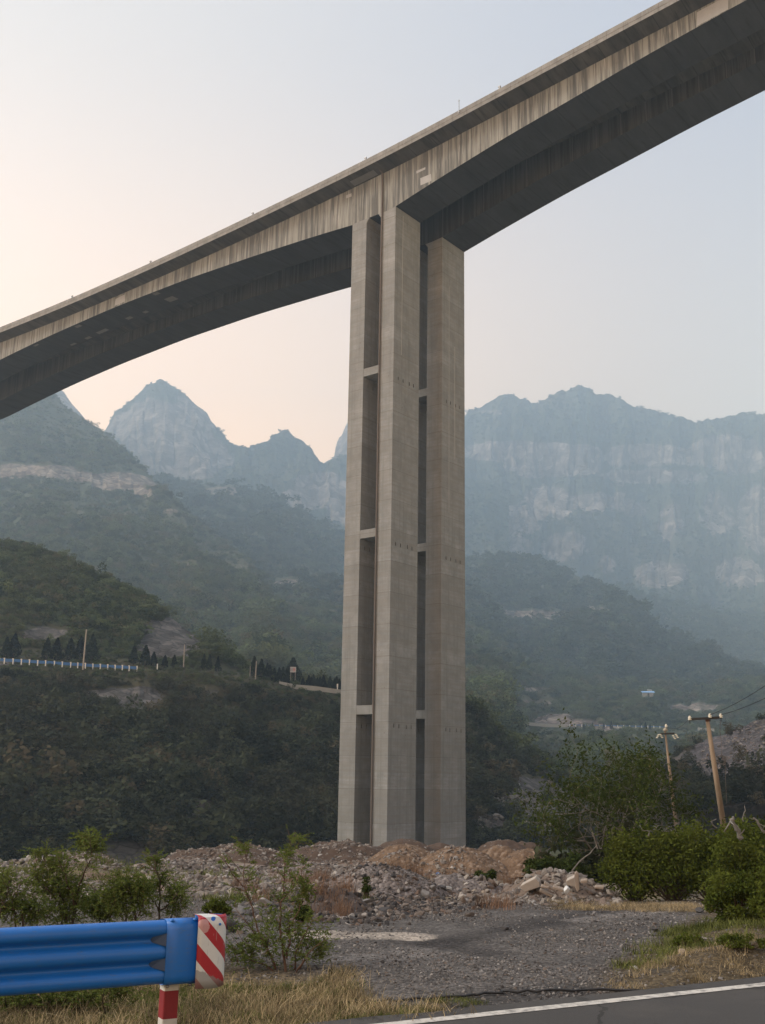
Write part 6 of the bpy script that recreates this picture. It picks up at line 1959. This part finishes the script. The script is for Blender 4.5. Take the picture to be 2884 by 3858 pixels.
# litter: a white bag on the rubble and two strips of light coloured scraps
MBAG = plain('white_plastic', (0.55, 0.56, 0.56), 0.5, 0.2, 8)
p = P(*zt_(805, 470), 22.0)
me = stone_mesh('plastic_bag', 900, MBAG, 3, 0.8)
o = link('plastic_bag', me, None, p + [0, 0, 0.12]); o.scale = (0.09, 0.08, 0.15); o.rotation_euler = (0.3, -0.6, 1)
tag(o, 'crumpled white plastic bag on the front of the rubble heap', 'plastic bag')
MLIT = mat_stone('litter_scraps', [(0.0, (0.45, 0.45, 0.44)), (0.35, (0.25, 0.30, 0.38)), (0.5, (0.40, 0.37, 0.33)), (0.68, (0.07, 0.16, 0.36)), (0.78, (0.5, 0.5, 0.5)), (0.92, (0.2, 0.3, 0.26))])
CL = bpy.data.collections.new('scrap_forms')
for i in range(4):
    mm = stone_mesh('scrap_form', 910 + i, MLIT, 1, 1.0); mm.transform(Matrix.Diagonal((1, 1, 0.25, 1))); CL.objects.link(bpy.data.objects.new('scrap_form', mm))
r = np.random.default_rng(99)
for lb, x0, x1, y0, y1, n in (('pale litter scraps strewn left of the weeds before the mounds', 1100, 1375, 295, 330, 150), ('white and blue litter strip before the rightmost mounds', 1555, 1790, 283, 308, 130)):
    pp = []
    for _ in range(n):
        q = gp(*zr(x0 + (x1 - x0) * r.random(), y0 + (y1 - y0) * r.random()))
        tz = float(top_z(np.array([q[0]]), np.array([q[1]]))[0])
        if tz - q[2] < 0.25: pp.append((q[0], q[1], tz + 0.03))
    n = len(pp)
    s = 0.05 + 0.10 * r.random(n)
    scatter('litter', pp, np.stack([s, s, s], -1), np.stack([r.normal(0, .6, n), r.normal(0, .6, n), r.random(n) * 6.28], -1), CL, lb)
# the black cable across the gravel by the road
m = MB()
zc = lambda x, y: ((1100 + x * .48368) / K, (3600 + y * .48368) / K)
cp = [zc(-40, 400), zc(200, 415), zc(430, 398), zc(700, 380), zc(860, 377), zc(1050, 360), zc(1240, 345), zc(1450, 330), zc(1650, 318), (1080, 2151), (1160, 2149), (1260, 2147), (1330, 2146), (1400, 2148)]
cpts = []
for i in range(len(cp) - 1):
    for t in np.linspace(0, 1, 5)[:-1]:
        g_ = gp(cp[i][0] * (1 - t) + cp[i + 1][0] * t, cp[i][1] * (1 - t) + cp[i + 1][1] * t + 0.6 * math.sin(i * 2.1 + t * 3)); cpts.append((g_[0], g_[1], g_[2] + 0.022))
m.tube(cpts, 0.012, 6)
tag(m.build('cable', MWIRE, None, True), 'thin black cable lying across the gravel beside the road', 'cable')

# ------------------------------------------------------------------ grass
MG1 = mat_leaf('dry_grass_blades', (0.09, 0.07, 0.042), (0.33, 0.262, 0.155), 0.3, True)
MG2 = mat_leaf('green_grass_blades', (0.045, 0.060, 0.018), (0.13, 0.14, 0.045), 0.3, True)
MG3 = mat_leaf('rust_weed_stalks', (0.075, 0.048, 0.034), (0.165, 0.105, 0.072), 0.2, True)


def tuft_mesh(name, seed, mat, n=46, h=0.16, lean=0.7, wd=0.0022, spread=0.07):
    r = np.random.default_rng(seed)
    V, Q, T = [], [], []
    for i in range(n):
        b = np.array([r.normal(0, spread), r.normal(0, spread), -0.01])
        a = r.random() * 6.283
        o = np.array([math.cos(a), math.sin(a), 0])
        L = h * (0.45 + 0.8 * r.random()); ln = lean * (0.2 + r.random())
        s = np.array([-o[1], o[0], 0]) * wd * (0.7 + 0.6 * r.random())
        k0 = len(V)
        for t in (0, 0.4, 0.75, 1.0):
            c = b + o * L * ln * t ** 1.8 + np.array([0, 0, L * (t - 0.28 * ln * t * t)])
            w_ = s * (1 - 0.8 * t)
            V += [c - w_, c + w_]
        for k in range(3): Q.append((k0 + 2 * k, k0 + 2 * k + 1, k0 + 2 * k + 3, k0 + 2 * k + 2))
        T += [r.random()] * 3
    return np_mesh(name, V, np.array(Q), mat, False, None, {'tint': T})


C1, C2, C3 = (bpy.data.collections.new(n) for n in ('dry_grass_forms', 'green_grass_forms', 'weed_forms'))
for i in range(5):
    C1.objects.link(bpy.data.objects.new('grass_form', tuft_mesh('grass_form', 800 + i, MG1, 32, 0.115, 1.25, 0.0031, 0.10)))
    C2.objects.link(bpy.data.objects.new('grass_form', tuft_mesh('grass_form', 820 + i, MG2, 46, 0.065, 1.1, 0.0032, 0.07)))
    C3.objects.link(bpy.data.objects.new('weed_form', tuft_mesh('weed_form', 840 + i, MG3, 34, 0.30, 0.45, 0.004, 0.10)))


def tufts(name, label, coll, x, y, s, seed):
    r = np.random.default_rng(seed); n = len(x)
    z = top_z(x, y)
    return scatter(name, np.stack([x, y, z], -1), np.stack([s, s, s * (0.8 + 0.5 * r.random(n))], -1), np.stack([r.normal(0, .12, n), r.normal(0, .12, n), r.random(n) * 6.28], -1), coll, label)


r = np.random.default_rng(123)
n = 16000
x = -6.5 + 8.6 * r.random(n); y = 6.6 + 6.4 * r.random(n)
pn = fbm(np.stack([x * 0.9, y * 0.9, 0 * x], -1), 61, 4)
edge = x + 0.35 * (y - 9.5) - 0.85 + 0.55 * pn
px_, py_ = proj(np.stack([x, y, gz(x, y)], -1))
pp_ = np.array([float(rail.location.x) + 0.11 * math.cos(ang), float(rail.location.y) + 0.11 * math.sin(ang)])
near_post = (np.hypot(x - pp_[0], y - pp_[1]) < 0.5) | ((np.abs(x / y - pp_[0] / pp_[1]) < 0.03) & (y < pp_[1] + 0.1))
ok = ~near_post & (road_off(x, y) > 0.25 + 0.2 * pn) & (edge < 0) & (y < 12.2 + 1.0 * pn)
dry = ok & (pn + 0.5 * r.random(n) > 0.05) & (r.random(n) < 0.48)
gre = ok & ~dry & (r.random(n) < 0.5)
tufts('dry_grass', 'dry straw coloured grass around the rail post', C1, x[dry], y[dry], 0.55 + 0.9 * r.random(dry.sum()) ** 1.5, 1)
tufts('green_grass', 'short green grass between the dry tufts by the rail', C2, x[gre], y[gre], 0.5 + 0.8 * r.random(gre.sum()), 2)
n = 22000
x = VB[0, 0] - 0.4 + 9.0 * r.random(n); y = 8.5 + 9.5 * r.random(n) ** 1.2
pn = fbm(np.stack([x * 1.1, y * 1.1, 0 * x], -1), 62, 4)
vin = x - np.interp(y, VB[:, 1], VB[:, 0]) + 0.5 * pn
ok = (road_off(x, y) > 0.5) & (vin > 0) & (fbm(np.stack([x * 2.2, y * 2.2, 0 * x], -1), 64, 3) > -0.22)
fr_ = road_off(x, y) - 1.9 + 0.9 * pn
dry = ok & (fr_ < 0.05) & (pn > -0.15) & (r.random(n) < 0.45)
gre = ok & (fr_ >= -0.5) & (pn > -0.25) & (r.random(n) < 0.33) & ~dry
tufts('dry_grass', 'dry straw coloured grass on the right verge', C1, x[dry], y[dry], 0.4 + 0.65 * r.random(dry.sum()) ** 1.5, 3)
tufts('green_grass', 'short green weeds on the right verge', C2, x[gre], y[gre], 0.6 + 1.1 * r.random(gre.sum()), 4)
# thin dry fringe before the thicket and green specks on the gravel
x, y = field(420, 1180, 1480, 19.6, 21.5, r)
tufts('dry_grass', 'thin dry grass before the bright thicket', C1, x, y, 0.35 + 0.5 * r.random(len(x)), 5)
x, y = field(500, 800, 1400, 9.6, 10.8, r)
k_ = (road_off(x, y) > 0.3) & (fbm(np.stack([x * 1.5, y * 1.5, 0 * x], -1), 66, 3) > 0.08)
tufts('green_grass', 'low green weeds along the edge of the asphalt', C2, x[k_], y[k_], 0.45 + 0.5 * r.random(k_.sum()), 6)
# low scrub over the ground behind the thicket
r2 = np.random.default_rng(321)
x, y = field(800, 1250, 1900, 33, 150, r2, 0.8)
k_ = fbm(np.stack([x * 0.12, y * 0.12, 0 * x], -1), 68, 3) > -0.25
s_ = 0.7 + 1.3 * r2.random(k_.sum())
scatter('valley_scrub', np.stack([x[k_], y[k_], gz(x[k_], y[k_])], -1), np.stack([s_, s_, s_ * 0.75], -1), np.stack([0 * s_, 0 * s_, 6 * r2.random(len(s_))], -1), CN, 'low dark scrub on the ground behind the right hand thicket')
# rusty dry weeds in clumps on the rubble
pts = []
for (cx_, cy_, sx_, sy_, n_) in ((905, 1895, 22, 14, 26), (840, 1925, 18, 12, 20), (700, 1905, 40, 20, 24), (730, 1975, 30, 16, 24), (660, 1890, 30, 14, 16), (960, 1905, 18, 8, 12), (1085, 1905, 40, 8, 26), (1070, 1962, 40, 8, 14), (760, 1868, 40, 10, 18), (690, 1965, 26, 14, 18), (620, 1900, 40, 18, 14), (560, 1930, 40, 16, 10)):
    for _ in range(n_):
        q = gp(cx_ + r.normal(0, sx_ * 0.6), cy_ + r.normal(0, sy_ * 0.6)); pts.append(q)
pts = np.array(pts)
tufts('rust_weeds', 'rusty brown dry weeds on the rubble', C3, pts[:, 0], pts[:, 1], 0.4 + 0.6 * r.random(len(pts)), 7)
x, y = field(700, -150, 800, 20, 42, r)
k_ = fbm(np.stack([x * 0.35, y * 0.35, 0 * x], -1), 67, 3) > 0.05
tufts('green_grass', 'patchy green weeds among the rubble', C2, x[k_], y[k_], 1.5 + 2.2 * r.random(k_.sum()), 8)

# ================================================================== air, sky and sun
SUN_EL, SUN_AZ = 36.0, -98.0                       # azimuth from the view direction, negative = left
HAZE_D = 0.00028
SKX0, SKX1 = 0.45, -0.35
SK_TR, SK_TL, SK_LR, SK_LL, SK_S = (0.50, 0.50, 0.60), (1.05, 0.88, 0.72), (1.45, 1.13, 0.74), (3.7, 2.1, 0.95), 0.57
bm = MB()
bm.box((-2400, -60, -18.5), (2400, 4450, 1640))
nH = N('haze_air')
pv = nH.n('VolumePrincipled', Density=HAZE_D, Anisotropy=0.35)
pv.inputs['Color'].default_value = (0.60, 0.80, 1.0, 1)
nH.t.links.new(pv.outputs[0], nH.out.inputs['Volume'])
hz = tag(bm.build('haze', nH.m), 'thin blue grey haze filling the valley', None, None, 'stuff')

w = bpy.data.worlds.new('World')
scene.world = w
w.use_nodes = True
wt = w.node_tree
wt.nodes.clear()
out = wt.nodes.new('ShaderNodeOutputWorld')
bg = wt.nodes.new('ShaderNodeBackground')
sky = wt.nodes.new('ShaderNodeTexSky')
sky.sky_type = 'NISHITA'
sky.sun_disc = False
sky.sun_elevation = R(SUN_EL)
sky.sun_rotation = R(SUN_AZ)
sky.altitude = 300
sky.dust_density = 4.0


def wn(t, props=None, **ins):
    nd = wt.nodes.new('ShaderNode' + t)
    for k, v in (props or {}).items(): setattr(nd, k, v)
    for k, v in ins.items():
        sk = nd.inputs[int(k[1:]) if k[1:].isdigit() else k]
        if hasattr(v, 'links'): wt.links.new(v, sk)
        else: sk.default_value = v
    return nd


def wmix(f, a, b):
    nd = wn('Mix', dict(data_type='RGBA'))
    for k, v in ((0, f), (6, a), (7, b)):
        if hasattr(v, 'links'): wt.links.new(v, nd.inputs[k])
        else: nd.inputs[k].default_value = (*v, 1)
    return nd.outputs[2]


def wmap(v, a, b, lo=0.0, hi=1.0):
    return wn('MapRange', dict(interpolation_type='SMOOTHSTEP'), Value=v, i1=a, i2=b, i3=lo, i4=hi).outputs[0]


# hazy evening sky: pale veil, warm and bright low on the left, bluish to the upper right, dimmer behind the viewer
dr = wn('SeparateXYZ', Vector=wn('TexCoord').outputs['Generated']).outputs
left = wmap(dr[0], SKX0, SKX1)
elev = wmap(dr[2], 0.12, 0.66)
top = wmix(left, SK_TR, SK_TL)
low = wmix(wmap(dr[0], -0.48, -0.85), wmix(left, SK_LR, SK_LL), (1.25, 1.2, 1.15))
zen = wmap(dr[2], 0.68, 0.9, 1.0, 1.3)
dim = wmap(dr[1], -0.5, 0.35, 0.8, 1.0)
veil = wn('Mix', dict(data_type='RGBA', blend_type='MULTIPLY'))
wt.links.new(wmix(elev, low, top), veil.inputs[6]); wt.links.new(wn('Math', dict(operation='MULTIPLY'), i0=dim, i1=zen).outputs[0], veil.inputs[7]); veil.inputs[0].default_value = 1
nis = wn('Mix', dict(data_type='RGBA', blend_type='MULTIPLY'), i0=1.0)
wt.links.new(sky.outputs[0], nis.inputs[6]); nis.inputs[7].default_value = (0.06, 0.06, 0.06, 1)
add = wn('Mix', dict(data_type='RGBA', blend_type='ADD'), i0=1.0)
wt.links.new(veil.outputs[2], add.inputs[6]); wt.links.new(nis.outputs[2], add.inputs[7])
wt.links.new(add.outputs[2], bg.inputs[0])
bg.inputs[1].default_value = SK_S
wt.links.new(bg.outputs[0], out.inputs[0])

sl = bpy.data.lights.new('sun', 'SUN')
sl.energy = 1.95
sl.angle = R(20)
sl.color = (1.0, 0.92, 0.82)
so = link('sun', sl)
a, e = R(SUN_AZ), R(SUN_EL)
dirv = Vector((math.sin(a) * math.cos(e), math.cos(a) * math.cos(e), math.sin(e)))
so.rotation_euler = dirv.to_track_quat('Z', 'Y').to_euler()

vs = scene.view_settings
vs.view_transform = 'Standard'
vs.look = 'None'
vs.exposure = 0.57
vs.gamma = 1
scene.cycles.max_bounces = 6
scene.cycles.diffuse_bounces = 2
scene.cycles.volume_bounces = 2
scene.cycles.transmission_bounces = 3
scene.cycles.use_denoising = True
scene.cycles.denoiser = 'OPENIMAGEDENOISE'
